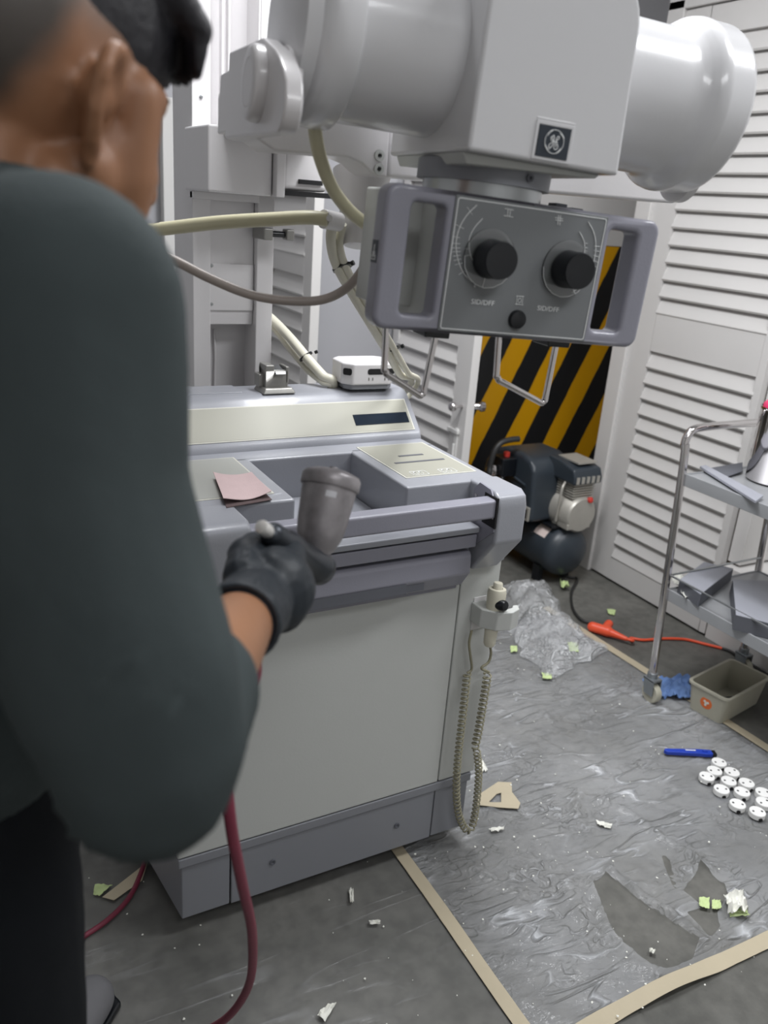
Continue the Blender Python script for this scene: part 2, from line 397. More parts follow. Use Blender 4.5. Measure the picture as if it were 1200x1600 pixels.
def louvre_leaf(name, x, y0, y1, z0, z1, panels, thick=.035, pitch=.065, stile=.0, face=-1):
    """leaf in the plane x; panels = [(ya,yb,za,zb)] openings with slats"""
    r = struct(bpy.data.objects.new(name, None)); COL.objects.link(r); r.location = (x, (y0+y1)/2, z0)
    mb = MB(); ys = sorted({y0, y1}); 
    pan = sorted(panels, key=lambda p: p[2])
    ya, yb = pan[0][0], pan[0][1]
    mb.box(x, x+thick, y0, ya, z0, z1); mb.box(x, x+thick, yb, y1, z0, z1)
    zc = z0
    for p in pan:
        mb.box(x, x+thick, ya, yb, zc, p[2]); zc = p[3]
    mb.box(x, x+thick, ya, yb, zc, z1)
    MB.build(mb, 'leaf_frame', M_door, r, bevel=.0015, seg=1)
    for p in pan:
        sl = MB(); n = int(round((p[3]-p[2])/pitch)); d = (p[3]-p[2])/n
        for i in range(n):
            zb = p[2]+i*d
            # sloping slat: outer edge low, inner edge high
            xo, xi = (x+.0, x+.024)
            a, b, c, e = (xo, zb+.006), (xo+.004, zb-.001), (xi, zb+d*1.0-.004), (xi-.003, zb+d*1.0+.006)
            poly = [(xo-.004, zb+.002), (xo+.001, zb-.006), (xi, zb+d*1.0), (xi-.004, zb+d*1.06)]
            vs = [(q[0], ya-.004, q[1]) for q in poly]+[(q[0], yb+.004, q[1]) for q in poly]
            sl.add(vs, [(3, 2, 1, 0), (4, 5, 6, 7), (0, 1, 5, 4), (1, 2, 6, 5), (2, 3, 7, 6), (3, 0, 4, 7)])
        sl.build('louvre_slats', M_door, r, bevel=.001, seg=1)
        # thin raised rim round the opening and dark backing
        MB().box(x+.0255, x+.029, ya, yb, p[2], p[3]).build('backing', M_lilac, r)
    return r
d2 = louvre_leaf('door_2', 2.57, 1.9, 2.56, .012, 2.235, [(1.93, 2.443, .115, 1.02), (1.93, 2.443, 1.17, 2.14)])
mb = MB().box(2.555, 2.62, 2.56, 2.64, 0, 2.27).box(2.555, 2.62, 1.5, 2.64, 2.238, 2.30)
struct(mb.build('trim_4', M_door, bevel=.004))
d3 = louvre_leaf('door_3', 1.75, 2.50, 3.10, .012, 2.2, [(2.6, 3.05, .1, 1.02), (2.6, 3.05, 1.15, 2.1)])
MB().lathe([(.004, 0), (.006, .002), (.006, .03), (.016, .034), (.019, .045), (.014, .056), (.004, .06)], (1.75, 2.53, .81), (-1, 0, 0), 16).lathe([(.012, 0), (.014, .03), (.020, .036), (.018, .05), (.006, .055)], (1.785, 2.52, .81), (1, -.3, 0), 16).build('door_knob', M_chrome, d3)
MB().box(1.742, 1.75, 2.535, 2.555, .60, .72).box(1.738, 1.75, 2.53, 2.60, .70, .715).cyl((1.738, 2.545, .58), (1.738, 2.545, .66), .005).build('bolt_latch', M_wallw, d3, bevel=.001, seg=1)
d4 = louvre_leaf('door_4', 1.19, 2.70, 3.12, .012, 2.2, [(2.77, 3.09, .1, 1.24), (2.77, 3.09, 1.31, 2.1)])
# white return beyond the louvre leaf, with its plinth
struct(MB().box(2.57, 3.29, 1.1, 1.895, 0, .315).build('trim_5', M_door, bevel=.003))
struct(MB().box(2.60, 3.29, 1.84, 1.895, .325, 2.2).build('trim_6', M_door, bevel=.003))

# ================================================================== the mobile x-ray machine (one thing)
XR = thing('mobile_xray_machine', 'white and grey mobile x-ray machine with tube head on an arm above its console', 'x-ray machine', (.7, 1.7, 0))
# plinth
p0 = [(.354, 1.34), (1.05, 1.34), (1.05, 1.95), (.30, 1.95), (.30, 1.62)]
pl = MB().prism([(.459+.0015, 1.34), (.967-.0015, 1.34), (.967-.0015, 1.5), (.4605, 1.5)], 'z', .052, .19)
pl.prism([(.354, 1.342), (.4575, 1.342), (.4575, 1.95), (.31, 1.95), (.322, 1.60)], 'z', .052, .19)
pl.prism([(.9695, 1.342), (1.062, 1.342), (1.062, 1.95), (.9695, 1.95)], 'z', .052, .19)
plinth = pl.build('plinth', M_base, XR, bevel=.003)
MB().prism([(.347, 1.336), (1.066, 1.336), (1.066, 1.95), (.305, 1.95), (.316, 1.60)], 'z', .193, .216).build('plinth_lip', M_base, plinth, bevel=.003)
for px, py in ((426, 1347), (620, 1290)):
    q = ony(px, py, 1.339)
    MB().lathe([(.0075, 0), (.007, .002), (.004, .002), (.0035, .0005)], q, (0, -1, 0), 16).build('screw', M_partd, plinth)
MB().box(.38, 1.0, 1.40, 1.9, .03, .055).build('underbody', M_gap, XR)
for x, y in ((.42, 1.46), (1.0, 1.46)):
    w = MB().cyl((x-.018, y, .035), (x+.018, y, .035), .035, n=24).build('castor', M_black, XR, bevel=.003)
for x in (.36, 1.0):
    MB().cyl((x-.03, 2.05, .13), (x+.03, 2.05, .13), .13, n=32).build('drive_wheel', M_black, XR, bevel=.012)
# cabinet
MB().box(.36, 1.05, 1.352, 1.90, .214, .795).box(.36, 1.05, 1.67, 1.9, .79, .94).build('cabinet_body', M_gap, XR)
MB().box(.345, .968, 1.336, 1.36, .219, .74).build('front_panel', M_cab, XR, bevel=.004)
MB().prism([(.353, 1.365), (.363, 1.365), (.363, 1.94), (.31, 1.94), (.318, 1.62)], 'z', .219, .93).build('side_panel', M_cab, XR, bevel=.003)
MB().box(.9715, 1.074, 1.337, 1.40, .219, .79).box(1.04, 1.074, 1.40, 1.94, .219, .79).build('corner_panel', M_cab, XR, bevel=.004)
MB().box(.33, 1.05, 1.9, 2.34, .1, .62).build('column_deck', M_cab, XR, bevel=.01)
# console : blocks round an open well
ZT = .977
con = MB()
con.box(.335, .575, 1.336, 1.60, .80, ZT)
con.box(.812, 1.03, 1.336, 1.60, .80, ZT)
con.box(.335, 1.03, 1.585, 1.66, .80, ZT)
con.box(.575, .812, 1.33, 1.585, .80, .885)
con.prism([(1.645, .94), (1.645, ZT), (1.652, .995), (1.722, 1.062), (1.735, 1.072), (1.752, 1.077), (1.84, 1.077), (1.84, .94)], 'x', .335, 1.03)
con.box(.335, 1.065, 1.316, 1.40, .79, .90)
console = con.build('console', M_cons, XR, bevel=.006)
def onslope(px, py, off=0):       # point on the sloping face of the hood
    d = ray(px, py); n = np.array([0, -.0669, .07]); n /= np.linalg.norm(n); p0 = np.array([0, 1.652, .995])+n*off
    return O+d*(np.dot(p0-O, n)/np.dot(d, n))
q = [onslope(*p, .0008) for p in ((300, 692), (648, 669), (637, 627), (300, 646))]
zs = sorted(a[2] for a in q)
def slope_pt(x, t, off): return (x, 1.652+.07*t-.0669*off/.0968, .995+.067*t+.07*off/.0968)
def slope_quad(mb, x0, x1, t0, t1, off):
    mb.hexa([slope_pt(x0, t0, off-.001), slope_pt(x1, t0, off-.001), slope_pt(x1, t1, off-.001), slope_pt(x0, t1, off-.001)], [slope_pt(x0, t0, off), slope_pt(x1, t0, off), slope_pt(x1, t1, off), slope_pt(x0, t1, off)])
    return mb
slope_quad(MB(), .36, 1.014, .04, .93, .0016).build('display_panel_edge', M_creamline, console)
dp = slope_quad(MB(), .363, 1.011, .065, .905, .0022).build('display_panel', M_cream, console)
dsp = [onslope(*p, .003) for p in ((555, 666), (639, 662), (637, 646), (553, 649))]
xs = [p[0] for p in dsp]; ts = [(p[2]-.995)/.067 for p in dsp]
slope_quad(MB(), (xs[0]+xs[3])/2, (xs[1]+xs[2])/2, (ts[0]+ts[1])/2, (ts[2]+ts[3])/2, .0032).build('display', M_disp, console)
# cream overlays on the two console blocks
def flat(mb, pts, z0, z1): return mb.prism([(p[0], p[1]) for p in pts], 'z', z0, z1)
cr = [onz(*p, ZT) for p in ((564, 695), (658, 685), (743, 737), (641, 753))]
cx0, cx1, cy0, cy1 = .838, 1.012, 1.385, 1.613
MB().box(cx0, cx1, cy0, cy1, ZT-.001, ZT+.0012).build('overlay_edge', M_creamline, console)
MB().box(cx0+.004, cx1-.004, cy0+.004, cy1-.004, ZT-.001, ZT+.0018).build('overlay', M_cream, console)
for (a, b) in (((623, 713), (661, 710)), ((617, 724), (697, 719))):
    A = onz(*a, ZT+.002); B = onz(*b, ZT+.002)
    MB().box(A[0], B[0], A[1]-.004, A[1]+.004, ZT, ZT+.0026).build('card_slot', M_partd, console)
for px, py in ((655, 739), (699, 735)):
    c = onz(px, py, ZT+.002); mb = MB()
    mb.frame(rrect(c[0]-.019, c[0]+.019, c[1]-.013, c[1]+.013, .004, 3), rrect(c[0]-.0178, c[0]+.0178, c[1]-.0118, c[1]+.0118, .003, 3), 'z', ZT, ZT+.0024)
    for dx in (-.009, .004):
        mb.frame(rrect(c[0]+dx-.004, c[0]+dx+.005, c[1]-.007, c[1]+.005, .003, 3), rrect(c[0]+dx-.003, c[0]+dx+.004, c[1]-.006, c[1]+.004, .002, 3), 'z', ZT, ZT+.0024)
        mb.prism([(c[0]+dx-.004, c[1]+.004), (c[0]+dx+.004, c[1]+.004), (c[0]+dx, c[1]+.010)], 'z', ZT, ZT+.0024)
    mb.build('push_icon', M_print, console, smooth=False)
MB().box(.345, .548, 1.375, 1.61, ZT-.001, ZT+.0012).build('overlay_edge', M_creamline, console)
MB().box(.345, .5445, 1.379, 1.606, ZT-.001, ZT+.0018).build('overlay', mat('console_overlay', '#a6a7a2', .35, var=.03), console)
MB().box(.338, .62, 1.765, 1.838, 1.074, 1.0795).build('hood_lid', M_cons, console, bevel=.002)
# shelves and aprons under the drive handle
MB().box(.36, .957, 1.275, 1.36, .885, .898).build('cassette_ledge', M_cons, XR, bevel=.003)
MB().box(.36, .957, 1.281, 1.36, .851, .879).build('cassette_shelf', M_grey, XR, bevel=.003)
ap = MB().prism([(1.36, .838), (1.296, .838), (1.288, .83), (1.286, .79), (1.312, .752), (1.36, .752)], 'x', .36, .955)
apron = ap.build('lower_apron', M_grey, XR, bevel=.005)
MB().prism([(.36, 1.32), (.86, 1.32), (.845, 1.29), (.36, 1.29)], 'z', .768, .787).prism([(1.285, .79), (1.284, .768), (1.3, .768)], 'x', .36, .80).build('finger_recess', M_partd, apron)
MB().box(.36, .955, 1.33, 1.37, .735, .752).build('lower_skirt', M_grey, XR, bevel=.003)
# drive handle with its two end housings
MB().box(.395, .972, 1.238, 1.272, .928, .967).build('drive_handle', M_grey, XR, bevel=.006)
for side, (xa, xb) in enumerate(((.965, 1.036), (.34, .455))):
    prof = [(1.345, ZT+.002), (1.255, ZT+.004), (1.238, .972), (1.232, .95), (1.232, .875), (1.30, .79), (1.345, .79)]
    e = MB().prism(prof, 'x', xa, xb).build('handle_housing', M_cons, XR, bevel=.007)
    if side == 0:
        fp = MB().prism([(1.30, .985), (1.262, .982), (1.240, .958), (1.237, .90), (1.30, .845), (1.318, .88), (1.318, .965)], 'x', xa-.003, xa+.001).build('inner_plate', M_grey, e)
        MB().box(xa-.004, xa+.0, 1.232+.002, 1.278, .908, .972).build('slot', M_gap, e)
        for yy, zz in ((1.308, .955), (1.243, .93)):
            MB().lathe([(.004, 0), (.004, .002), (.002, .003)], (xa-.003, yy, zz), (-1, 0, 0), 12).build('screw', M_chrome, e)
# hand switch in its cradle, coiled cord
hs = MB()
A = ony(778, 916, 1.300); B = ony(764, 1009, 1.292)
cr = MB().prism([(1.005, 1.337), (1.005, 1.30), (1.03, 1.272), (1.062, 1.262), (1.088, 1.272), (1.096, 1.29), (1.084, 1.292), (1.076, 1.283), (1.060, 1.281), (1.042, 1.293), (1.042, 1.337)], 'z', .645, .69).build('switch_cradle', M_cab, XR, bevel=.003)
MB().box(1.01, 1.045, 1.335, 1.338, .62, .70).build('cradle_plate', M_white, XR)
HS = MB().lathe([(.010, 0), (.0135, .006), (.0145, .03), (.0195, .09), (.021, .128), (.019, .136), (.012, .137), (.012, .132)], B, np.array(A)-np.array(B), 28).build('hand_switch', M_sw, XR)
MB().lathe([(.0105, .128), (.0105, .147), (.009, .15), (.003, .151)], B, np.array(A)-np.array(B), 20).build('push_button', M_sw, HS)
kb = ony(785, 946, 1.275)
MB().lathe([(.012, -.02), (.012, .006), (.010, .009), (.003, .0095)], kb, (.25, -.95, .15), 24).build('black_button', M_black, HS)
def helix(path, r, turns, sub=14):
    P = [Vector(p) for p in path]; out = []
    L = [0]
    for i in range(1, len(P)): L.append(L[-1]+(P[i]-P[i-1]).length)
    N = turns*sub
    for k in range(N+1):
        s = L[-1]*k/N; i = 1
        while i < len(L)-1 and L[i] < s: i += 1
        t = (s-L[i-1])/max(1e-9, L[i]-L[i-1]); p = P[i-1].lerp(P[i], t)
        d = (P[min(i+1, len(P)-1)]-P[max(0, i-2)]).normalized(); e1 = d.cross(Vector((0, 1, .01))).normalized(); e2 = d.cross(e1)
        a = 2*PI*k/sub; out.append(p+e1*(r*math.cos(a))+e2*(r*math.sin(a)))
    return out
def smooth_path(pts, k=8):
    P = [Vector(p) for p in pts]; Q = []
    for i in range(len(P)-1):
        p0 = P[i-1] if i else P[0]*2-P[1]; p1, p2 = P[i], P[i+1]; p3 = P[i+2] if i+2 < len(P) else P[-1]*2-P[-2]
        for j in range(k):
            t = j/k; Q.append(.5*((2*p1)+(p2-p0)*t+(2*p0-5*p1+4*p2-p3)*t*t+(3*p1-p0-3*p2+p3)*t**3))
    return Q+[P[-1]]
yc = 1.314
left = [ony(*p, yc) for p in ((730, 1052), (724, 1110), (717, 1170), (713, 1225), (716, 1270), (728, 1296), (738, 1290), (745, 1250), (748, 1205), (745, 1172))]
cord = MB().tube(helix(smooth_path(left), .0078, 60, 12), .0022, n=6)
right = [ony(*p, yc) for p in ((742, 1168), (748, 1140), (753, 1110), (758, 1080), (762, 1052))]
cord.tube(helix(smooth_path(right), .0085, 17, 12), .0022, n=6)
cord.tube([ony(*p, yc) for p in ((737, 985), (733, 1005), (735, 1025), (737, 1045), (730, 1052))], .003, n=8, smooth=5)
cord.tube([ony(*p, 1.30) for p in ((766, 1010), (767, 1022), (763, 1035), (752, 1044), (764, 1050))], .003, n=8, smooth=5)
cord.build('coiled_cord', M_coil, XR, ang=80)

# column with recessed front
cy = 2.0
c = MB().box(.577, .62, cy, 2.16, .60, 2.45).box(.735, .778, cy, 2.16, .60, 2.45).box(.60, .75, 2.08, 2.16, .60, 2.45)
column = c.build('column', M_white, XR, bevel=.003)
MB().box(.621, .734, cy+.022, cy+.04, 1.19, 1.50).build('column_cover', M_white, column, bevel=.002)
MB().box(.622, .733, cy+.016, cy+.024, 1.225, 1.335).build('cover_plate', M_white, column, bevel=.001)
MB().tube([(.652, cy+.075, 1.17), (.655, cy+.075, 1.10), (.653, cy+.075, .98), (.653, cy+.075, .8)], .003, n=8).build('thin_cord', M_white, column)
MB().box(.7305, .7345, cy+.002, cy+.079, 1.65, 2.4).box(.655, .659, cy+.03, cy+.05, 1.66, 2.4).box(.670, .674, cy+.03, cy+.05, 1.66, 2.4).build('lift_rail', M_white, column)
for z, x in ((1.69, .598), (1.33, .627), (1.24, .627)):
    MB().lathe([(.004, 0), (.004, .002), (.002, .0025)], (x, cy-.0 if z > 1.5 else cy+.016, z), (0, -1, 0), 12).build('screw', M_steel, column)
# carriage riding on the column
car = MB().box(.568, .712, 1.85, 2.03, 1.495, 1.628).build('carriage', M_white, XR, bevel=.006)
MB().box(.714, .735, 1.83, 2.03, 1.495, 1.60).build('carriage_flange', M_white, car, bevel=.003)
MB().box(.738, .848, 1.855, 2.03, 1.512, 1.615).build('carriage_cover', M_white, car, bevel=.012)
MB().box(.735, .86, 1.852, 2.03, 1.500, 1.511).build('carriage_gap', M_gap, car)
a = ony(467, 280, 1.852); b = ony(503, 291, 1.852)
MB().box(a[0], b[0], 1.848, 1.858, b[2]+.001, a[2]).build('slot', M_gap, car)
MB().box(.577, .735, 1.99, 2.02, 1.478, 1.495).build('carriage_lip', M_white, car, bevel=.002)
q = ony(432, 366, 1.94)
MB().box(q[0]-.035, q[0]-.012, 1.93, 2.01, q[2]-.014, q[2]+.013).box(q[0]+.022, q[0]+.042, 1.93, 1.96, q[2]-.012, q[2]+.013).build('cable_clip', M_latch, XR, bevel=.004)
MB().cyl((q[0]-.012, 1.945, q[2]), (q[0]+.024, 1.945, q[2]), .007, n=14).build('clip_bolt', M_black, XR)
# arm from carriage to yoke
MB().prism([(.60, 1.60), (.60, 1.70), (.80, 1.70), (.80, 1.60)], 'y', 1.14, 1.9).build('arm', M_white, XR, bevel=.02)
yk = 1.10
def Y(px, py): p = ony(px, py, yk); return (p[0], p[2])
poly = [Y(398, 200), Y(398, 214), Y(430, 237), Y(505, 242), Y(545, 247), Y(566, 256), Y(578, 268), Y(590, 276), Y(605, 277), Y(606, 190)]
poly = poly[:-1]+[(poly[-2][0], 1.70), (poly[2][0]+.06, 1.70), (poly[0][0], 1.60)]
MB().prism(poly, 'y', yk, yk+.07).build('yoke_arm', M_white, XR, bevel=.004)
yr = yk+.004
poly = [Y(607, 277), Y(690, 284), Y(800, 297), Y(870, 303), Y(1055, 318), Y(1078, 312), Y(1090, 292), Y(1086, 275), Y(1040, 180), Y(607, 190)]
poly = [(p[0]+.0015*(i in (0, 9)), p[1]) for i, p in enumerate(poly)]
yoke = MB().prism(poly, 'y', yr, yr+.06).build('yoke_beam', M_white, XR, bevel=.006)
for px, py in ((593, 243), (592, 264)):
    q = ony(px, py, yk-.001)
    sc_ = MB().lathe([(.0075, 0), (.0075, .0012), (.0035, .0012), (.0030, .0002)], q, (0, -1, 0), 20).build('screw', M_cab, yoke)
    MB().lathe([(.0024, 0), (.0024, .0022)], q, (0, -1, 0), 6).build('hex_socket', M_gap, sc_)
# boot below the arm and cable clamp
MB().lathe([(.045, 0), (.03, .06), (.02, .11)], ony(566, 270, 1.22), np.array(ony(560, 350, 1.2))-np.array(ony(566, 270, 1.22)), 24, sx=1.0).build('arm_boot', M_white, XR)
MB().cyl(ony(505, 342, 1.16), ony(530, 347, 1.17), .0135, n=20).cyl(ony(517, 341, 1.16), ony(515, 341, 1.135), .005, n=12).build('cable_clamp', M_white, XR, bevel=.001)
# ---- tube head in its own frame
tb = (0, .094, .228)
MB(FX).lathe([(.090, -.10), (.090, -.235)], tb, (1, 0, 0), 64).build('tube_housing', M_tube, XR)
MB(FX).lathe([(.096, -.232), (.100, -.236), (.100, -.246), (.101, -.248), (.101, -.262), (.098, -.272), (.090, -.276), (.088, -.292), (.070, -.296)], tb, (1, 0, 0), 64).build('tube_end_cap', M_tube, XR)
MB(FX).lathe([(.088, .08), (.088, .192), (.0885, .203), (.0905, .211), (.095, .218), (.1005, .224), (.104, .230), (.1055, .237), (.1055, .242), (.1045, .245), (.1045, .274), (.103, .279), (.099, .282), (.07, .283)], tb, (1, 0, 0), 64).build('tube_flange', M_tube, XR)
bx = MB(FX)
def box_prof(w0, w1): return [(-.112, .128), (-.112, .33), (.05, .33), (.078, .312), (.080, .27), (.0865, .118), (-.112, .118)]
outline = [(-.112, .121), (-.112, .322)]+[(.036+.0425*math.cos(t), .262+.06*math.sin(t)) for t in [math.radians(90-i*15) for i in range(7)]]+[(.079, .25), (.0865, .121)]
bx.prism(outline, 'y', -.03, .205)
head = bx.build('tube_head_box', M_tube, XR, bevel=.005, blim=40)
MB(FX).prism([(-.112+.01, .109), (-.112+.004, .121), (.075, .121), (.07, .116)], 'y', -.01, .19).build('head_base', M_cab, head, bevel=.002)
# badge with monogram
MB(FX).frame([(-.034, .124), (.016, .124), (.016, .164), (-.034, .164)], [(-.030, .127), (.012, .127), (.012, .160), (-.030, .160)], 'y', -.0312, -.029).build('badge_rim', M_tube, head, bevel=.0004, seg=1)
bd = MB(FX).box(-.0295, .0115, -.0318, -.0295, .1275, .1595).build('badge', M_badge, head)
mg = MB(FX); bc = (-.0085, .1443)
def bp(x, z, w=-.0321): return (bc[0]+x, w, bc[1]+z)
Rm = .0122
mg.tube([bp(Rm*math.cos(t), Rm*math.sin(t)) for t in [2*PI*i/40 for i in range(40)]], .0004, n=6, closed=True)
for k in range(4):      # four curls inside the ring
    t0 = k*PI/2+.35
    mg.tube([bp((Rm-.0001-.0016*(i/8)**2)*math.cos(t0+i*.09), (Rm-.0001-.0016*(i/8)**2)*math.sin(t0+i*.09)) for i in range(9)], [.0004+.0005*math.sin(PI*min(1, i/8+.15)) for i in range(9)], n=6)
def stroke(pts, r=.00055): mg.tube([bp(x*.001, z*.001) for x, z in pts], r, n=6, smooth=6)
stroke([(-4.2, 5.2), (-5.2, 3.2), (-4.4, 1.2), (-2.2, .6), (-.9, 3), (-1.6, 5.8), (-3, 5.9), (-3.6, 4), (-2.4, 2), (-.8, .8), (-1.2, -1.6), (-2.6, -5), (-4.6, -7.2), (-6.2, -6.6), (-6, -4.2), (-4.2, -1.9), (-1.4, -.4), (1.6, .6)])
stroke([(1.2, -.2), (2.2, 1.6), (4.6, 3.4), (5.4, 5.2), (4.4, 6.2), (2.8, 5.2), (2.2, 3), (2.6, .8), (4.2, -.2)])
stroke([(4.2, -.2), (1.6, -.9), (.3, -3.4), (.6, -6.4), (2.6, -7.8), (4.8, -6.6), (5.4, -4.2), (4.4, -2.2), (2.9, -2.6), (2.7, -4.2), (3.3, -5)])
mg.build('monogram', M_print, head, ang=80)
MB(FX).box(-.034, .016, -.0306, -.0295, .1645, .1668).build('badge_shade_lip', M_tube, head, bevel=.0004, seg=1)
# rotating mount and collimator
MB(FX).lathe([(.083, 0), (.083, .022), (.076, .026)], (-.03, .085, .095), (0, 0, 1), 48).build('swivel_ring', M_base, XR)
MB(FX).lathe([(.075, 0), (.075, .018)], (-.03, .085, .078), (0, 0, 1), 48).build('swivel_collar', M_steel, XR)
MB(FX).lathe([(.0045, 0), (.0045, .003), (.002, .003), (.0018, .001)], (-.012, .0035, .106), (0, -1, 0), 16).build('ring_screw', M_partd, XR)
MB(FX).box(.078, .096, .08, .10, .076, .088).box(.10, .118, .075, .10, .074, .085).build('small_catch', M_partd, XR, bevel=.002)
# collimator front frame with two hand openings
def cshape(): return rrect(-.188, .188, -.080, .079, .014, 6)
fr = MB(FX)
OUT = rrect(-.188, .188, -.080, .080, .016, 6)
bm = bmesh.new()
cf = bpy.data.objects.new('tmp', bpy.data.meshes.new('tmp'))
bm.free(); bpy.data.meshes.remove(cf.data)
for sgn in (-1, 1):        # left and right grips
    xo, xi = .188, .106
    ho, hi_ = .156, .113
    oc = [(sgn*x, z) for x, z in rrect(xi, xo, -.080, .080, .0155, 6)]
    # keep the inner side square so that it meets the centre block
    oc = [((sgn*xi if abs(abs(x)-xi) < .0156 else x), (math.copysign(.080, z) if abs(abs(x)-xi) < .0156 else z)) for x, z in oc]
    ic = [(sgn*x, z) for x, z in rrect(hi_, ho, -.062, .063, .007, 6)]
    fr.frame(oc, ic, 'y', .0, .034)
fr.box(-.106, .106, .0, .034, -.080, .080)
coll = fr.build('collimator_frame', M_grey, XR, bevel=.007, seg=4, blim=50)
MB(FX).box(-.100, .098, .033, .17, -.074, .074).build('collimator_body', M_cab, XR, bevel=.004)
MB(FX).box(-.150, .098, .10, .175, -.062, .078).build('collimator_back', M_cab, XR, bevel=.004)
MB(FX).box(-.105, .105, -.0022, .004, -.0765, .0765).build('dial_panel', M_panel, coll, bevel=.001, seg=1)
dl = MB(FX)
dl.frame(rrect(-.1025, .1025, -.074, .074, .003, 3), rrect(-.1014, .1014, -.0729, .0729, .0022, 3), 'y', -.0026, -.002)
fw = -.0026
def P2(px, py): q = None; d = FM.T@ray(px, py); o = FM.T@(O-FC); t = (fw-o[1])/d[1]; return (o+t*d)
def line(mb, pts, r=.00042, smooth=0): mb.tube([(p[0], fw, p[2]) for p in pts], r, n=6, smooth=smooth)
# long and short scale arcs (left and right), with ticks
def Z4(x, y): return P2(690+x/4.444, 290+y/4.444)
line(dl, [Z4(*p) for p in ((245, 135), (180, 200), (130, 280), (103, 370), (102, 450), (115, 520), (150, 605), (207, 668))], .00055, 5)
line(dl, [Z4(*p) for p in ((285, 228), (230, 290), (195, 360), (190, 430), (205, 500), (255, 582))], .0005, 5)
for a, b in (((178, 150), (214, 202)), ((95, 270), (155, 300)), ((75, 355), (125, 362)), ((75, 400), (128, 404)), ((75, 432), (130, 434)), ((76, 460), (130, 458)), ((80, 490), (132, 484)), ((85, 520), (135, 510)), ((92, 550), (145, 538)), ((120, 618), (160, 592)), ((160, 440), (195, 436)), ((160, 490), (205, 478))):
    line(dl, [Z4(*a), Z4(*b)], .0003)
line(dl, [Z4(*p) for p in ((1018, 252), (1050, 310), (1068, 380), (1068, 460), (1050, 550), (1010, 640), (960, 700), (900, 745))], .00055, 5)
line(dl, [Z4(*p) for p in ((957, 322), (980, 365), (992, 410), (985, 490), (960, 580), (890, 645))], .0005, 5)
for a, b in (((1060, 420), (1100, 425)), ((1058, 450), (1098, 458)), ((1055, 485), (1092, 495)), ((1050, 520), (1085, 532)), ((1042, 550), (1078, 566)), ((1035, 580), (1070, 598)), ((990, 400), (1015, 402)), ((992, 430), (1014, 434))):
    line(dl, [Z4(*a), Z4(*b)], .0003)
# collimation symbols
for a, b in (((440, 160), (500, 170)), ((432, 208), (494, 219)), ((462, 163), (456, 213)), ((478, 166), (472, 216)), ((790, 238), (842, 245)), ((788, 222), (840, 230)), ((812, 205), (806, 272)), ((826, 207), (820, 275))):
    line(dl, [Z4(*a), Z4(*b)], .0005)
for a, b in (((518, 768), (572, 770)), ((510, 822), (566, 828)), ((525, 762), (518, 830)), ((565, 766), (558, 832))):
    line(dl, [Z4(*a), Z4(*b)], .0004)
cc = Z4(542, 798); dl.tube([(cc[0]+.0022*math.cos(i*PI/8), fw, cc[2]+.0026*math.sin(i*PI/8)) for i in range(16)], .0004, n=6, closed=True)
RT = FX@Matrix(((1, 0, 0, 0), (0, 0, -1, 0), (0, 1, 0, 0), (0, 0, 0, 1)))       # text plane facing the operator
for px, py in ((754.5, 473), (856.5, 483)):
    q = P2(px, py); dl.text('SID/DFF', .0082, FX@Matrix.Translation((q[0], fw, q[2]))@Matrix.Rotation(PI/2, 4, 'X')@Matrix.Diagonal((1.14, 1, 1, 1)), .0003)
for px, py, t in ((742, 447, '6'), (753, 424, '100'), (859, 466, '')):
    if t: q = P2(px, py); dl.text(t, .005, FX@Matrix.Translation((q[0], fw, q[2]))@Matrix.Rotation(PI/2, 4, 'X'), .0002)
dl.build('printed_scales', M_print, coll, ang=80)
# dials: clear disc + black knob
for i, (dx, dy, kx, ky, lx, ly) in enumerate(((762, 404, 786, 384, 749, 452), (882, 420, 889, 397, 893, 456))):
    q = P2(dx, dy); d = MB(FX).lathe([(.0005, .0), (.034, .0), (.034, .0022), (.0005, .0022)], (q[0], -.006, q[2]), (0, -1, 0), 48).build('dial_disc', M_clear, coll)
    ln = MB(FX); a = P2(lx, ly)
    t = Vector((a[0]-q[0], 0, a[2]-q[2])).normalized()
    ln.tube([Vector((q[0], -.0086, q[2]))+t*.01, Vector((q[0], -.0086, q[2]))+t*.033], .0006, n=6)
    ln.tube([(q[0]+.0335*math.cos(PI*1.0+i*.12*PI), -.0083, q[2]+.0335*math.sin(PI*1.0+i*.12*PI)) for i in range(9)], .0003, n=6)
    ln.build('pointer_line', M_print, d)
    MB(FX).lathe([(.0225, .0), (.0225, .004), (.0215, .006), (.0215, .027), (.0205, .030), (.010, .0305)], (q[0], -.008, q[2]), (0, -1, 0), 32).build('dial_knob', M_black, coll)
q = P2(807, 499)
MB(FX).lathe([(.0115, 0), (.0115, .003), (.0105, .006), (.004, .0075)], (q[0], -.002, q[2]), (0, -1, 0), 32).build('lamp_button', M_black, coll)
sy = MB(FX).box(-.1885, -.187, .010, .028, -.008, .017).build('side_label', M_badge, coll)
ss = MB(FX)
for pts in (((.019, .012), (.019, -.002)), ((.0155, .004), (.019, -.002), (.0225, .004)), ((.014, -.0045), (.024, -.0045)), ((.014, .001), (.014, -.0045)), ((.024, .001), (.024, -.0045))):
    ss.tube([(-.1889, w, v) for w, v in pts], .0005, n=6)
ss.build('side_symbol', M_print, coll)
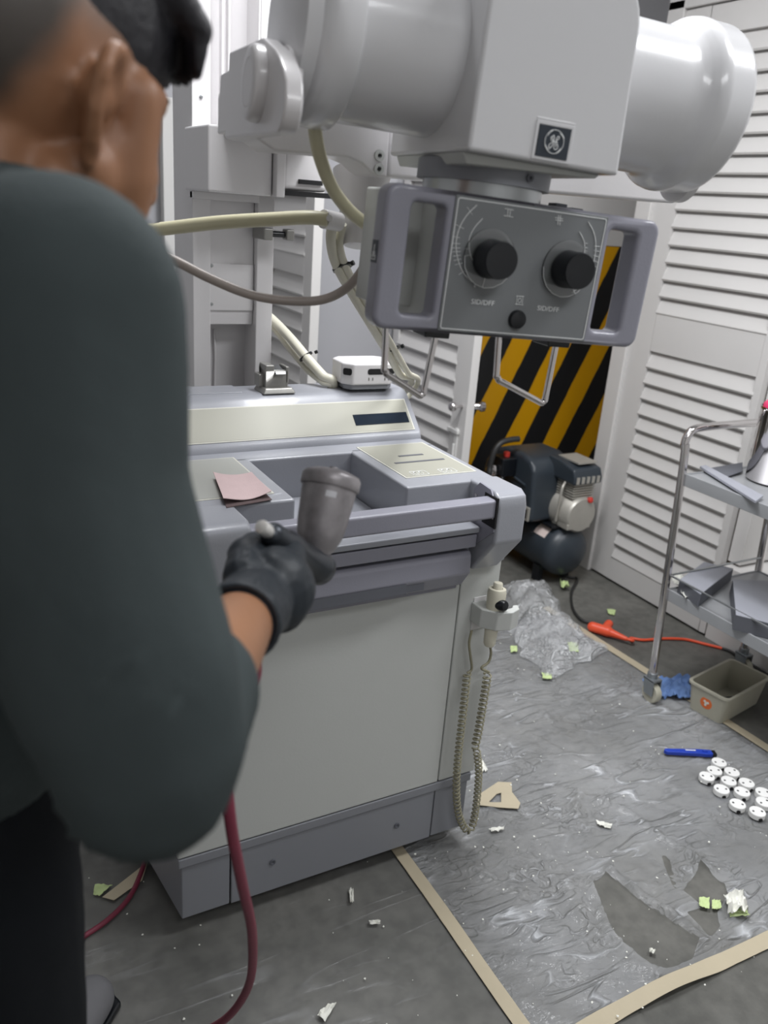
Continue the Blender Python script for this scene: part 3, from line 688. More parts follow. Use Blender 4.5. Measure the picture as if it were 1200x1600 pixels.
# chrome spacer loops below
for pts in (((602, 520), (600, 582), (660, 621), (680, 532)), ((778, 532), (775, 592), (850, 632), (867, 548))):
    P = []
    for k, (px, py) in enumerate(pts):
        d = FM.T@ray(px, py); o = FM.T@(O-FC); w = .025 if k in (0, 1) else .045; t = (w-o[1])/d[1]; P.append(o+t*d)
    P[0][2] = -.078; P[3][2] = -.078
    V = [Vector(p) for p in P]; path = [V[0]]
    for k in (1, 2):
        for s in (.16, .06, 0): path.append(V[k].lerp(V[k-1], s) if s else V[k]+(V[k-1]-V[k]).normalized()*.003+(V[k+1]-V[k]).normalized()*.003)
        path.append(V[k].lerp(V[k+1], .06)); path.append(V[k].lerp(V[k+1], .16))
    path.append(V[3])
    MB(FX).tube(path, .0042, n=14, smooth=3).build('spacer_loop', M_chrome, XR, ang=80)
    MB(FX).box(V[3][0]-.022, V[3][0]+.012, .03, .07, -.090, -.079).build('loop_catch', M_black, XR, bevel=.002)
# left trunnion plate with round cap
tp = [(-.03, .140)]+[(-.002+.028*math.cos(a), .137+.028*math.sin(a)) for a in [math.radians(190+10*i) for i in range(9)]]+[(.272, .115), (.272, .216), (.098, .209), (.09, .2085), (.03, .190), (.012, .182), (-.012, .168), (-.024, .156)]
TP = MB(FX).prism(tp, 'x', -.318, -.299).build('trunnion_plate', M_white, XR, bevel=.003)
MB(FX).lathe([(.039, .0), (.039, .010), (.0375, .013), (.034, .0145), (.025, .0145), (.0245, .0138), (.024, .0145), (.002, .0145)], (-.317, .088, .162), (-1, 0, 0), 56).build('trunnion_cap', M_white, TP)
MB(FX).lathe([(.04, 0), (.04, .012)], (-.300, .06, .16), (1, 0, 0), 40).build('trunnion_boss', M_white, TP)
MB(FX).box(-.312, -.30, .25, .36, .125, .2).build('plate_arm', M_white, TP, bevel=.003)
MB(FX).lathe([(.034, 0), (.040, .003), (.040, .016), (.036, .019)], (.284, .115, .154), (1, 0, 0), 40).build('trunnion_boss', M_white, XR)
# cables of the machine
def cable(pts, r, m, name='cable', k=8, n=12, end=()): return MB().tube([tuple(at(*p)) for p in pts]+list(end), r, n=n, smooth=k).build(name, m, XR, ang=80)
cable([(492, 175, 1.0), (492, 200, 1.0), (500, 245, 1.02), (520, 295, 1.06), (550, 333, 1.10), (590, 362, 1.14), (630, 385, 1.18), (680, 400, 1.25)], .0085, M_cableb)
cable([(120, 372, 1.25), (200, 364, 1.25), (260, 357, 1.24), (340, 348, 1.22), (420, 343, 1.2), (480, 340, 1.19), (512, 343, 1.19)], .0098, M_cableb)
MB().cyl(at(238, 353, 1.24), at(250, 350, 1.24), .0035, n=10).build('hose_clip', M_chrome, XR)
cable([(585, 340, 1.16), (583, 375, 1.16), (572, 410, 1.15), (545, 447, 1.14), (505, 468, 1.13), (450, 470, 1.12), (390, 460, 1.11), (330, 436, 1.10), (275, 408, 1.09), (200, 370, 1.08)], .0062, M_cablep)
cable([(520, 345, 1.22), (517, 375, 1.25), (524, 410, 1.3), (545, 450, 1.36), (575, 500, 1.45), (605, 550, 1.62), (625, 585, 1.85)], .0078, M_cablew, end=[tuple(ony(640, 602, 1.875)), (.99, 1.878, .9)])
cable([(535, 350, 1.24), (530, 385, 1.27), (541, 420, 1.32), (560, 452, 1.37), (588, 498, 1.46), (617, 548, 1.63), (637, 582, 1.86)], .0068, M_cablew, end=[tuple(ony(650, 604, 1.885)), (1.01, 1.888, .9)])
cable([(400, 480, 2.2), (426, 500, 2.15), (455, 530, 2.08), (480, 560, 2.02), (505, 588, 1.99), (520, 603, 2.0)], .012, M_cablew, end=[(.85, 1.885, .95)])
cable([(400, 492, 2.21), (426, 512, 2.17), (452, 545, 2.1), (480, 578, 2.03), (503, 597, 1.99), (515, 608, 2.0)], .007, M_cablew, end=[(.83, 1.885, .95)])
def tie(px, py, t, r, dx, dy):
    a = np.array(at(px-dx, py-dy, t)); b = np.array(at(px+dx, py+dy, t)); MB().lathe([(r, -.002), (r, .002)], at(px, py, t), b-a, 24).cyl(at(px+14, py-6, t-.01), at(px+18, py-8, t-.012), .004, n=8).build('cable_tie', M_black, XR)
tie(535, 418, 1.315, .0165, 3, 8); tie(613, 548, 1.625, .016, 5, 8); tie(478, 557, 2.03, .0185, 5, 7)
# parking latch on the hood
lb = onz(432, 612, 1.078)
L = Matrix.Translation((lb[0], 1.77, 1.0772))
lt = MB(L).hexa([(-.04, -.03, 0), (.04, -.03, 0), (.04, .035, 0), (-.04, .035, 0)], [(-.033, -.024, .012), (.033, -.024, .012), (.033, .03, .012), (-.033, .03, .012)]).build('arm_latch', M_latch, XR, bevel=.003)
MB(L).box(-.028, .026, -.012, .03, .011, .05).box(-.028, -.008, -.012, .03, .05, .062).box(.02, .028, -.012, .03, .02, .058).box(-.04, -.026, .0, .03, .011, .04).build('latch_block', M_latch, lt, bevel=.002)
MB(L).prism([(-.016, .048), (-.02, .043), (.03, .05), (.028, .056)], 'x', -.007, .018).build('latch_tongue', M_steel, lt, bevel=.001)

# ================================================================== things resting on the machine
wb = onz(578, 611, 1.078)
WB = thing('battery_charger', 'small white box with dark slots on a grey foot, on top of the machine hood', 'charger', (.93, 1.775, 1.0785))
RZ = Matrix.Translation((.928, 1.775, 1.0785))@Matrix.Rotation(math.radians(-3), 4, 'Z')
oct_ = lambda hx, hy, c: [(-hx+c, -hy), (hx-c, -hy), (hx, -hy+c), (hx, hy-c), (hx-c, hy), (-hx+c, hy), (-hx, hy-c), (-hx, -hy+c)]
foot = MB(RZ).prism(oct_(.062, .045, .016), 'z', .003, .016).build('foot', M_base, WB, bevel=.003)
for x in (-.045, .045):
    for y in (-.03, .03): MB(RZ).lathe([(.006, 0), (.006, .004)], (x, y, 0), (0, 0, 1), 12).build('rubber_pad', M_black, foot)
MB(RZ).prism(oct_(.070, .052, .022), 'z', .015, .066).build('shell', M_white, WB, bevel=.005)
mb = MB(RZ).prism(rrect(-.012, .058, .040, .054, .006, 5), 'y', -.0527, -.050).build('front_slot', M_gap, WB)
MB(RZ@Matrix.Translation((-.0595, -.0415, 0))@Matrix.Rotation(math.radians(-45), 4, 'Z')).prism(rrect(-.011, .011, .038, .054, .005, 5), 'y', -.0007, .001).build('side_slot', M_gap, WB)
for x in (-.008, .002, .034, .044): MB(RZ).box(x-.0015, x+.0015, -.0525, -.0515, .026, .033).build('printed_mark', M_latch, WB)
# sandpaper
def sheet(name, pts_fn, nu, nv, m, th=.0012, parent=None, loc=None):
    mb = MB(); vs = []; fs = []
    for s in (0, 1):
        for i in range(nu+1):
            for j in range(nv+1):
                p = Vector(pts_fn(i/nu, j/nv)); p.z += th*s; vs.append(p)
    K = (nu+1)*(nv+1); id_ = lambda s, i, j: s*K+i*(nv+1)+j
    for i in range(nu):
        for j in range(nv):
            fs.append((id_(1, i, j), id_(1, i+1, j), id_(1, i+1, j+1), id_(1, i, j+1))); fs.append((id_(0, i, j), id_(0, i, j+1), id_(0, i+1, j+1), id_(0, i+1, j)))
    for i in range(nu): fs += [(id_(0, i, 0), id_(0, i+1, 0), id_(1, i+1, 0), id_(1, i, 0)), (id_(0, i, nv), id_(1, i, nv), id_(1, i+1, nv), id_(0, i+1, nv))]
    for j in range(nv): fs += [(id_(0, 0, j), id_(1, 0, j), id_(1, 0, j+1), id_(0, 0, j+1)), (id_(0, nu, j), id_(0, nu, j+1), id_(1, nu, j+1), id_(1, nu, j))]
    mb.add(vs, fs); return mb.build(name, m, parent, loc=loc, ang=60)
zt = .982
SA = [Vector(onz(*p, zt+.006)) for p in ((333, 741), (393, 741), (424, 771), (349, 783))]
def bil(C, u, v): return (C[0]*(1-u)+C[1]*u)*(1-v)+(C[3]*(1-u)+C[2]*u)*v
SP = thing('sandpaper_sheet', 'pink folded sheet of sandpaper lying on the left of the console', 'sandpaper', tuple(bil(SA, .5, .5)-Vector((0, 0, .008))))
def top(u, v): p = bil(SA, u, v); p.z = zt+.004+.006*(2*u-1)**2*(1-v*.3)+.003*math.sin(u*5+v*2)*v; return p
def bot(u, v): p = bil(SA, .04+u*.93, .06+v*1.04); p.z = .9797; return p
sheet('grit_side', top, 14, 10, M_sand, .0012, SP); sheet('folded_under_side', bot, 14, 10, M_sandb, .0012, SP)

# ================================================================== compressor in the alcove
CO = thing('air_compressor', 'dark navy portable air compressor standing on the floor in front of the striped panel', 'compressor', (2.33, 2.75, 0))
ax, ay0, ay1, az, ar = 2.335, 2.50, 3.0, .155, .112
tank = MB().lathe([(.004, -.045), (.04, -.041), (.075, -.03), (.098, -.012), (.11, .008), (ar, .03), (ar, .44), (.1, .48), (.06, .51), (.004, .515)], (ax, ay0+.04, az), (0, 1, 0), 40).build('tank', M_navy, CO)
for s_ in (-.09, .06): MB().prism([(ax+s_, .0), (ax+s_+.03, .0), (ax+s_+.03, .08), (ax+s_, .08)], 'y', 2.60, 2.64).build('front_foot', M_black, CO, bevel=.003)
for s in (-1, 1): MB().cyl((ax+s*.13, 2.93, .07), (ax+s*.165, 2.93, .07), .07, n=28).build('wheel', M_black, CO, bevel=.006)
q = [onx(*p, ax-.112) for p in ((843, 831), (866, 838), (857, 858), (836, 848))]
MB().tube([(ax-.098, 2.66, .214), (ax-.1, 2.67, .21)], .001, n=6).build('tank_stud', M_steel, tank)
# label patch wrapped on the tank side
lv = []; lf = []
for i in range(7):
    a = math.radians(148-i*5)
    for y in (2.585, 2.66): lv.append((ax+(ar+.0008)*math.cos(a), y, az+(ar+.0008)*math.sin(a)))
for i in range(6): lf.append((2*i, 2*i+1, 2*i+3, 2*i+2))
MB().add(lv, lf).build('tank_label', mat('label_pale', '#d9c9c3', .6, var=.05), tank)
MB().box(ax-.085, ax+.085, 2.56, 2.93, .262, .275).build('saddle', M_black, CO, bevel=.003)
# fan shroud : big rounded hood
sh_prof = [(2.98, .28), (2.99, .38), (2.97, .46), (2.92, .525), (2.84, .555), (2.72, .557), (2.66, .54), (2.63, .50), (2.62, .40), (2.61, .28)]
SHR = MB().prism(sh_prof, 'x', ax-.165, ax+.045).build('shroud', M_navy, CO, bevel=.022, seg=4)
mb = MB()
mb.tube([(ax-.167, 2.93, .40), (ax-.168, 2.90, .445), (ax-.168, 2.84, .455), (ax-.168, 2.67, .43)], .006, n=8, smooth=5)
mb.build('shroud_rib', M_navy, SHR)
gr = MB().box(ax-.172, ax-.163, 2.62, 2.78, .285, .345).build('grille_frame', M_alu, SHR, bevel=.002)
for i in range(5): MB().box(ax-.1735, ax-.17, 2.632+i*.03, 2.652+i*.03, .295, .335).build('grille_slot', M_gap, gr)
# crankcase, cylinder and head
MB().lathe([(.02, -.012), (.07, -.01), (.078, .0), (.08, .05), (.085, .06), (.085, .12)], (ax+.015, 2.51, .335), (0, 1, 0), 28).build('crankcase', M_alu, CO)
MB().box(ax-.055, ax+.07, 2.50, 2.60, .275, .30).build('crank_base', M_alu, CO, bevel=.004)
cyl = MB()
for i in range(6): cyl.box(ax-.04, ax+.075, 2.515, 2.62, .408+i*.011, .413+i*.011)
cyl.box(ax-.03, ax+.06, 2.525, 2.61, .39, .475)
cyl.build('cylinder_fins', M_alu, CO, bevel=.001, seg=1)
hd = MB().prism([(2.50, .472), (2.50, .50), (2.515, .535), (2.60, .552), (2.68, .556), (2.68, .472)], 'x', ax-.055, ax+.095).build('cylinder_head', M_navy, CO, bevel=.01)
for i in range(5): MB().box(ax-.045+i*.027, ax-.03+i*.027, 2.497, 2.503, .478, .506).build('head_fin', M_alu, hd)
MB().box(ax-.02, ax+.08, 2.53, 2.66, .552, .558).build('head_label', M_alu, hd)
MB().lathe([(.012, 0), (.013, .012), (.006, .016)], (ax+.045, 2.505, .40), (0, -1, .3), 14).build('oil_cap', M_red, CO)
MB().tube([(ax-.05, 2.56, .47), (ax-.07, 2.55, .45), (ax-.075, 2.55, .40), (ax-.07, 2.56, .30)], .006, n=8, smooth=5).build('outlet_pipe', M_alu, CO)
# pressure switch, gauges, handle
MB().box(ax-.245, ax-.17, 2.74, 2.82, .45, .53).build('pressure_switch', M_black, CO, bevel=.006)
MB().lathe([(.014, 0), (.014, .016), (.008, .02)], (ax-.20, 2.78, .53), (0, 0, 1), 16).build('switch_knob', M_red, CO)
MB().cyl((ax-.21, 2.78, .28), (ax-.21, 2.78, .45), .012, n=14).build('riser_pipe', M_steel, CO)
MB().lathe([(.025, 0), (.026, .02), (.024, .022), (.004, .022)], (ax-.265, 2.79, .47), (-.3, -1, .1), 24).build('pressure_gauge', M_chrome, CO)
MB().lathe([(.022, 0), (.026, .012), (.026, .03), (.018, .036)], (ax-.29, 2.82, .41), (0, 0, 1), 20).build('regulator_knob', M_black, CO)
hp = [(1.99, 2.78, .27), (1.985, 2.78, .42), (2.0, 2.78, .53), (2.04, 2.78, .585), (2.10, 2.78, .60), (2.16, 2.78, .605)]
def bez(p0, p1): return [Vector(p0).lerp(Vector(p1), t) for t in (0, .5, 1)]
hq = [ony(*p, 2.75) for p in ((750, 742), (753, 722), (759, 700), (770, 686), (786, 681), (797, 680))]
MB().tube([(ax-.10, 2.9, .24), (ax-.24, 2.86, .28)]+[tuple(p) for p in hq], .0125, n=12, smooth=6).build('handle', M_blkcab, CO)
CO.location.y -= .06
# black power cord to the orange connector
MB().tube([(ax-.02, 2.62, .03), (2.40, 2.52, .012)]+[tuple(onz(*p, .011)) for p in ((902, 905), (893, 925), (895, 950), (908, 968), (926, 974))], .0055, n=10, smooth=7).build('power_cord', M_blkcab, CO, ang=80)

# orange extension cord
EX = thing('extension_cord', 'orange extension cord with a chunky socket lying on the bare floor by the white louvres', 'extension cord', tuple(onz(940, 980, 0)))
a = Vector(onz(918, 977, .022)); b = Vector(onz(950, 987, .022)); d = (b-a).normalized()
e = d.cross(Vector((0, 0, 1)))
sk = MB().cap(a+d*.02, b, .020, .021, 18).cap(b-d*.015+e*-.005, b-d*.015+e*-.058+Vector((0, 0, .004)), .018, .017, 14).cap(b, b+d*.075+e*.012, .018, .0085, 14)
blob('socket', sk, .003, M_orange, EX, smooth=4)
c0 = b+d*.06+e*.01
MB().tube([tuple(c0), tuple(c0+d*.04)]+[tuple(onz(*p, .008)) for p in ((985, 997), (1005, 1000), (1035, 998), (1070, 999), (1100, 1006), (1128, 1013))], .0055, n=10, smooth=6).build('cable', M_orange, EX, ang=80)
q0 = onz(1128, 1013, .008)
MB().tube([tuple(q0), (q0[0]+.012, q0[1]-.03, .008), (q0[0]+.008, q0[1]-.10, .008), (q0[0]+.0, q0[1]-.3, .008)], .0055, n=10, smooth=6).build('taped_joint', M_blkcab, EX)

# ================================================================== trolley on the right
TR = thing('steel_trolley', 'chrome tube trolley with two grey shelves standing before the white louvres', 'trolley', (2.25, 1.4, 0))
xl, xr, yf, yn = 2.02, 2.47, 1.70, 1.02
def end_frame(y, lean):
    P = [(xl, y-lean, .09), (xl, y, .80), (xl, y+.012, .87), (xl+.012, y+.014, .905), (xl+.045, y+.014, .922), (xl+.2, y+.014, .925), (xr-.045, y+.014, .922), (xr-.012, y+.014, .905), (xr, y+.012, .87), (xr, y, .80), (xr, y-lean, .09)]
    return MB().tube(P, .0125, n=16, smooth=5)
end_frame(yf, .05).build('end_frame', M_chrome, TR, ang=80); end_frame(yn, -.03).build('end_frame', M_chrome, TR, ang=80)
for z, inset in ((.782, 0), (.40, .0)):
    y1 = yf-.005-(.025 if z < .5 else 0)
    s_ = MB().box(xl+.008, xr-.008, yn+.01, y1, z-.004, z).box(xl+.006, xl+.012, yn+.01, y1, z-.035, z+.004).box(xr-.012, xr-.006, yn+.01, y1, z-.035, z+.004).box(xl+.008, xr-.008, y1-.006, y1, z-.035, z+.004).box(xl+.008, xr-.008, yn+.01, yn+.016, z-.035, z+.004).build('shelf', M_shelf, TR, bevel=.0015, seg=1)
    if z < .5:
        MB().tube([(xl+.008, y1, z+.05), (xl+.008, yn+.01, z+.05)], .0035, n=8).tube([(xl+.008, y1, z+.05), (xr-.008, y1, z+.05)], .0035, n=8).build('guard_rail', M_steel, TR)
for x in (xl, xr):
    for y in (yf-.05, yn+.03):
        cs = MB().cyl((x, y, .085), (x, y, .105), .017, n=16).prism([(y-.028, .085), (y+.02, .085), (y+.008, .03), (y-.03, .03)], 'x', x-.019, x-.016).prism([(y-.028, .085), (y+.02, .085), (y+.008, .03), (y-.03, .03)], 'x', x+.016, x+.019).box(x-.019, x+.019, y-.028, y+.02, .08, .087).build('castor_fork', M_zinc, TR, bevel=.001, seg=1)
        MB().cyl((x-.012, y-.012, .034), (x+.012, y-.012, .034), .034, n=28).build('castor_wheel', M_bin, cs, bevel=.003)
# things on the trolley
zs_ = .787
P = thing('steel_paint_pot', 'tall polished steel pot with a pink rim on the trolley top shelf', 'pot', (2.235, 1.575, zs_))
cq = onz(1172, 778, zs_)
pc = tuple(onz(1206, 750, zs_))
P.location = pc
MB().lathe([(.075, 0), (.078, .003), (.078, .215), (.081, .218), (.081, .226), (.076, .226), (.074, .008), (.004, .008)], pc, (0, 0, 1), 40, caps=False).build('pot', M_chrome, P)
MB().lathe([(.003, .218), (.073, .218), (.073, .232), (.064, .242), (.003, .244)], (pc[0]+.0, pc[1], pc[2]), (0, 0, 1), 28).build('pink_liner', M_pink, P)
def plate_thing(name, label, cat, pts, z, th, m, group=None, lip=0, side=None, tilt=0):
    V = [Vector(onz(*p, z)) for p in pts]; c = sum(V, Vector())/len(V)
    r = thing(name, label, cat, (c.x, c.y, z), group)
    lo = [Vector((v.x, v.y, z)) for v in V]; hi = [Vector((v.x, v.y, z+th+tilt*i/len(V))) for i, v in enumerate(V)]
    MB().hexa(lo, hi).build('panel', m, r, bevel=.0015, seg=2)
    if lip:
        k = MB()
        for i in range(4):
            a, b = V[i], V[(i+1) % 4]; n = (b-a).cross(Vector((0, 0, 1))).normalized()*.002
            k.hexa([a-n+Vector((0, 0, th)), b-n+Vector((0, 0, th)), b+n+Vector((0, 0, th)), a+n+Vector((0, 0, th))], [a-n+Vector((0, 0, th+lip)), b-n+Vector((0, 0, th+lip)), b+n+Vector((0, 0, th+lip)), a+n+Vector((0, 0, th+lip))])
        k.build('flange', side or m, r)
    return r
plate_thing('primed_strip', 'long narrow grey painted strip lying on the trolley top shelf', 'panel', ((1093, 732), (1102, 730), (1192, 778), (1180, 787)), zs_+.001, .008, M_part)
plate_thing('metal_offcut', 'flat grey painted metal offcut at the back of the trolley top shelf', 'metal sheet', ((1108, 733), (1160, 724), (1160, 738), (1130, 748)), zs_+.001, .004, M_partd)
# lower shelf : grey painted cover boxes
def cover(name, label, pts, z, h, flip=0):
    V = [Vector(onz(*p, z+h)) for p in pts]; c = sum(V, Vector())/4
    r = thing(name, label, 'painted cover', (c.x, c.y, z))
    hi = V; lo = [Vector((v.x, v.y, z)) for v in V]
    for i, v in enumerate(V): v.z = z+h-(.012 if i in (0, 3) and flip else 0)
    tp = [v+Vector((0, 0, -.004)) for v in V]
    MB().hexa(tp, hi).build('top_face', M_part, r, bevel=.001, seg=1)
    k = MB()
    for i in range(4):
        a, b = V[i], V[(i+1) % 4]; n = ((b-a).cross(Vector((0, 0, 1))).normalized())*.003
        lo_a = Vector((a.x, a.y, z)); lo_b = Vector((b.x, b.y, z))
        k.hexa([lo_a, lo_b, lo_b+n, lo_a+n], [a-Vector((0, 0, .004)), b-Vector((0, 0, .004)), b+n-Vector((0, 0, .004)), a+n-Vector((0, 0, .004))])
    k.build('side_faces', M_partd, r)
    return r
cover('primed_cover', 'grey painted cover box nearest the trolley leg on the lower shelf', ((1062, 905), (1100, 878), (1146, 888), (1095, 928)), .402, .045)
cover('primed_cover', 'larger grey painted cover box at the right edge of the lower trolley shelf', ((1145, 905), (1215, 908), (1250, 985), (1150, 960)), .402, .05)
# crumpled white scrap on lower shelf
def crumple(name, label, cat, pts, z, amp, m, seedv, group=None, n=16, base=.0):
    V = [Vector(onz(*p, z)) for p in pts]; c = sum(V, Vector())/4
    o = Vector((seedv*3.1, seedv*7.7, 0))
    def fn(u, v):
        p = bil(V, u, v); k = noise.noise(Vector((u*3, v*3, 0))*1.3+o)*.5+abs(noise.noise(Vector((u*7, v*7, 1))+o))
        e = 1+.10*noise.noise(Vector((math.atan2(v-.5, u-.5)*1.5, seedv, 0)))
        p = c+(p-c)*e
        p.z = z+base+amp*max(0, k+.25); return p
    o_ = sheet(name, fn, n, n, m, .0008, None, (c.x, c.y, z))
    return tag(o_, label, cat, group)
crumple('torn_masking_scrap', 'white torn paper scrap under the grey cover on the lower trolley shelf', 'paper scrap', ((1046, 905), (1062, 900), (1094, 925), (1070, 938)), .404, .02, M_paper, 4)
# plastic bin under the trolley
BN = thing('plastic_bin', 'open beige plastic bin with a round orange sticker under the trolley', 'bin', (2.25, 1.51, 0))
Bo = [Vector(onz(*p, .105)) for p in ((1077, 1062), (1138, 1094))]
u = (Bo[1]-Bo[0]); yl = u.length; ang = math.atan2(u.y, u.x)+PI/2
BX = Matrix.Translation((Bo[0].x, Bo[0].y, 0))@Matrix.Rotation(ang, 4, 'Z')     # local x to the right, -y towards the camera
LX = .26; LY = yl
def rr(ins, z, r): return [(x, y, z) for x, y in rrect(ins, LX-ins, -LY+ins, -ins, r, 5)]
b = MB(BX); rings = [rr(.012, .002, .014), rr(.0, .098, .018), rr(-.005, .098, .02), rr(-.005, .105, .02), rr(.004, .105, .016), rr(.016, .008, .012)]
n_ = len(rings[0]); b.add([p for rg in rings for p in rg], [(k*n_+i, k*n_+(i+1) % n_, (k+1)*n_+(i+1) % n_, (k+1)*n_+i) for k in range(5) for i in range(n_)]+[tuple(range(n_-1, -1, -1)), tuple(5*n_+i for i in range(n_))])
b.build('tub', M_bin, BN, bevel=0, ang=40)
stk = MB(BX@Matrix.Translation((.0062, -LY*.5, .052))@Matrix.Rotation(math.radians(-6), 4, 'Y')).lathe([(.021, 0), (.021, .0008)], (0, 0, 0), (-1, 0, 0), 32).build('round_sticker', M_stick, BN)
k = MB(BX@Matrix.Translation((.0050, -LY*.5, .052))@Matrix.Rotation(math.radians(-6), 4, 'Y'))
for dy, dz in ((-.006, .004), (.005, .006), (.001, -.006), (.0, .001)): k.lathe([(.0045, 0), (.0045, .0006)], (.0, dy, dz), (-1, 0, 0), 10)
k.build('sticker_print', M_paper, BN)
MB(BX).tube([(.06, -.05, .012), (.13, -.06, .02), (.20, -.08, .014)], .004, n=8, smooth=5).build('dark_residue', M_gap, BN)
# blue bag behind castor
crumple('blue_plastic_bag', 'crumpled blue plastic lying behind the trolley castor beside the bin', 'plastic bag', ((1004, 1066), (1076, 1062), (1080, 1096), (1030, 1094)), .002, .03, M_bluec, 9, n=18)

# ================================================================== floor covering and litter
def px2(p, z=0): q = onz(*p, z); return (q[0], q[1])
HOLES = [[px2(p) for p in h] for h in (
    ((926, 1384), (945, 1366), (967, 1382), (1000, 1410), (1040, 1437), (1090, 1472), (1082, 1500), (1040, 1518), (1015, 1510), (970, 1475), (948, 1440)),
    ((1067, 1392), (1087, 1367), (1093, 1350), (1130, 1385), (1137, 1400), (1120, 1428), (1125, 1450), (1110, 1466), (1072, 1428), (1100, 1420)),
    ((1032, 1337), (1045, 1341), (1058, 1392), (1051, 1386)))]
def inside(x, y, poly):
    r = False; j = len(poly)-1
    for i in range(len(poly)):
        xi, yi = poly[i]; xj, yj = poly[j]
        if (yi > y) != (yj > y) and x < (xj-xi)*(y-yi)/(yj-yi)+xi: r = not r
        j = i
    return r
RID = [([px2(p) for p in l], h, w) for l, h, w in (
    (((896, 1262), (905, 1248), (940, 1252), (985, 1275), (1030, 1310), (1075, 1335), (1110, 1360)), .016, .012),
    (((905, 1250), (900, 1270), (908, 1285)), .014, .012),
    (((950, 1362), (1000, 1400), (1060, 1440), (1100, 1475)), .02, .014),
    (((925, 1375), (935, 1430), (960, 1470), (1010, 1512)), .014, .010),
    (((1105, 1515), (1135, 1470), (1145, 1440)), .018, .012), ((( 1080, 1385), (1130, 1388), (1160, 1400)), .012, .01),
    (((700, 1340), (760, 1370), (830, 1400), (870, 1420)), .009, .014),
    (((760, 1260), (840, 1340), (900, 1420), (960, 1500), (1020, 1520)), .010, .014),
    (((850, 1320), (900, 1400), (930, 1470)), .010, .012),
    (((760, 1440), (820, 1450), (860, 1470)), .009, .014), (((770, 1500), (840, 1500), (900, 1520)), .009, .013),
    (((790, 1560), (850, 1580), (900, 1600)), .009, .013), (((780, 1110), (830, 1150), (880, 1180), (930, 1200)), .007, .012),
    (((860, 1000), (920, 1060), (990, 1100)), .010, .02), (((1050, 1100), (1120, 1140), (1190, 1180)), .009, .012), (((1040, 1092), (1110, 1130), (1180, 1165)), .008, .008),
    (((920, 1330), (990, 1300), (1090, 1260), (1190, 1245)), .006, .012), (((900, 1530), (960, 1515), (1040, 1520)), .008, .012))]
def segd(x, y, l):
    b = 9
    for (x0, y0), (x1, y1) in zip(l, l[1:]):
        dx, dy = x1-x0, y1-y0; t = max(0, min(1, ((x-x0)*dx+(y-y0)*dy)/(dx*dx+dy*dy+1e-9)))
        b = min(b, math.hypot(x-x0-t*dx, y-y0-t*dy))
    return b
def film(name, label, x0, x1, y0, y1, m, holes, ridges, amp, seedv, step=.0085, clip=None):
    nx = int((x1-x0)/step); ny = int((y1-y0)/step); bm = bmesh.new(); g = {}
    bb = [(min(p[0] for p in l)-.05, max(p[0] for p in l)+.05, min(p[1] for p in l)-.05, max(p[1] for p in l)+.05) for l, h, w in ridges]
    for i in range(nx+1):
        for j in range(ny+1):
            x = x0+(x1-x0)*i/nx; y = y0+(y1-y0)*j/ny
            v = Vector((x*.8+y*.5, y*.9-x*.5, seedv))
            f1 = 1-abs(noise.noise(v*4)); f2 = 1-abs(noise.noise(Vector((v.x*22, v.y*6, seedv+3))))
            f3 = 1-abs(noise.noise(v*19))
            z = .0015+amp*(max(0, f1-.55)*.9+max(0, f2-.72)*1.5*max(0, noise.noise(v*2.2)+.35)+max(0, f3-.7)*.8*max(0, noise.noise(v*3)+.1))
            for (l, h, w), q in zip(ridges, bb):
                if q[0] < x < q[1] and q[2] < y < q[3]:
                    d = segd(x, y, l); z += h*math.exp(-(d/w)**2)*(.7+.5*noise.noise(v*30))
            ed = min(x-x0, x1-x, y-y0, y1-y); z = .0012+(z-.0012)*min(1, max(0, ed)/.03)
            g[i, j] = bm.verts.new((x, y, max(.0012, z)))
    for i in range(nx):
        for j in range(ny):
            cx = x0+(x1-x0)*(i+.5)/nx; cy_ = y0+(y1-y0)*(j+.5)/ny
            jx = .006*noise.noise(Vector((cx*40, cy_*40, 5)))
            if any(inside(cx+jx, cy_-jx, h) for h in holes): continue
            bm.faces.new((g[i, j], g[i+1, j], g[i+1, j+1], g[i, j+1]))
    for (i, j), v in g.items():
        if not holes or not v.link_faces or len(v.link_faces) == 4: continue
        best = None
        for hl in holes:
            for (ax0, ay0_), (ax1, ay1_) in zip(hl, hl[1:]+hl[:1]):
                dx, dy = ax1-ax0, ay1_-ay0_; t = max(0, min(1, ((v.co.x-ax0)*dx+(v.co.y-ay0_)*dy)/(dx*dx+dy*dy+1e-9)))
                q = (ax0+t*dx, ay0_+t*dy); dd = math.hypot(v.co.x-q[0], v.co.y-q[1])
                if best is None or dd < best[0]: best = (dd, q)
        if best[0] < step*1.3:
            k = .002*noise.noise(Vector((best[1][0]*60, best[1][1]*60, 2)))
            v.co.x, v.co.y = best[1][0]+k, best[1][1]-k
    bmesh.ops.delete(bm, geom=[v for v in bm.verts if not v.link_faces], context='VERTS')
    c = Vector(((x0+x1)/2, (y0+y1)/2, 0)); bmesh.ops.translate(bm, verts=bm.verts, vec=-c)
    me = bpy.data.meshes.new(name); bm.to_mesh(me); bm.free(); me.materials.append(m)
    for p in me.polygons: p.use_smooth = True
    o = bpy.data.objects.new(name, me); COL.objects.link(o); o.location = c
    return tag(o, label, 'plastic sheet')
film('plastic_sheet', 'wrinkled torn clear plastic sheet taped to the floor right of the machine', .90, 2.155, .80, 2.28, M_film, HOLES, RID, .010, 1.7)
film('plastic_sheet', 'clear plastic sheet on the floor in front of and under the machine', -.25, .893, .70, 1.95, M_film_shade, [], [], .005, 6.1, .014)
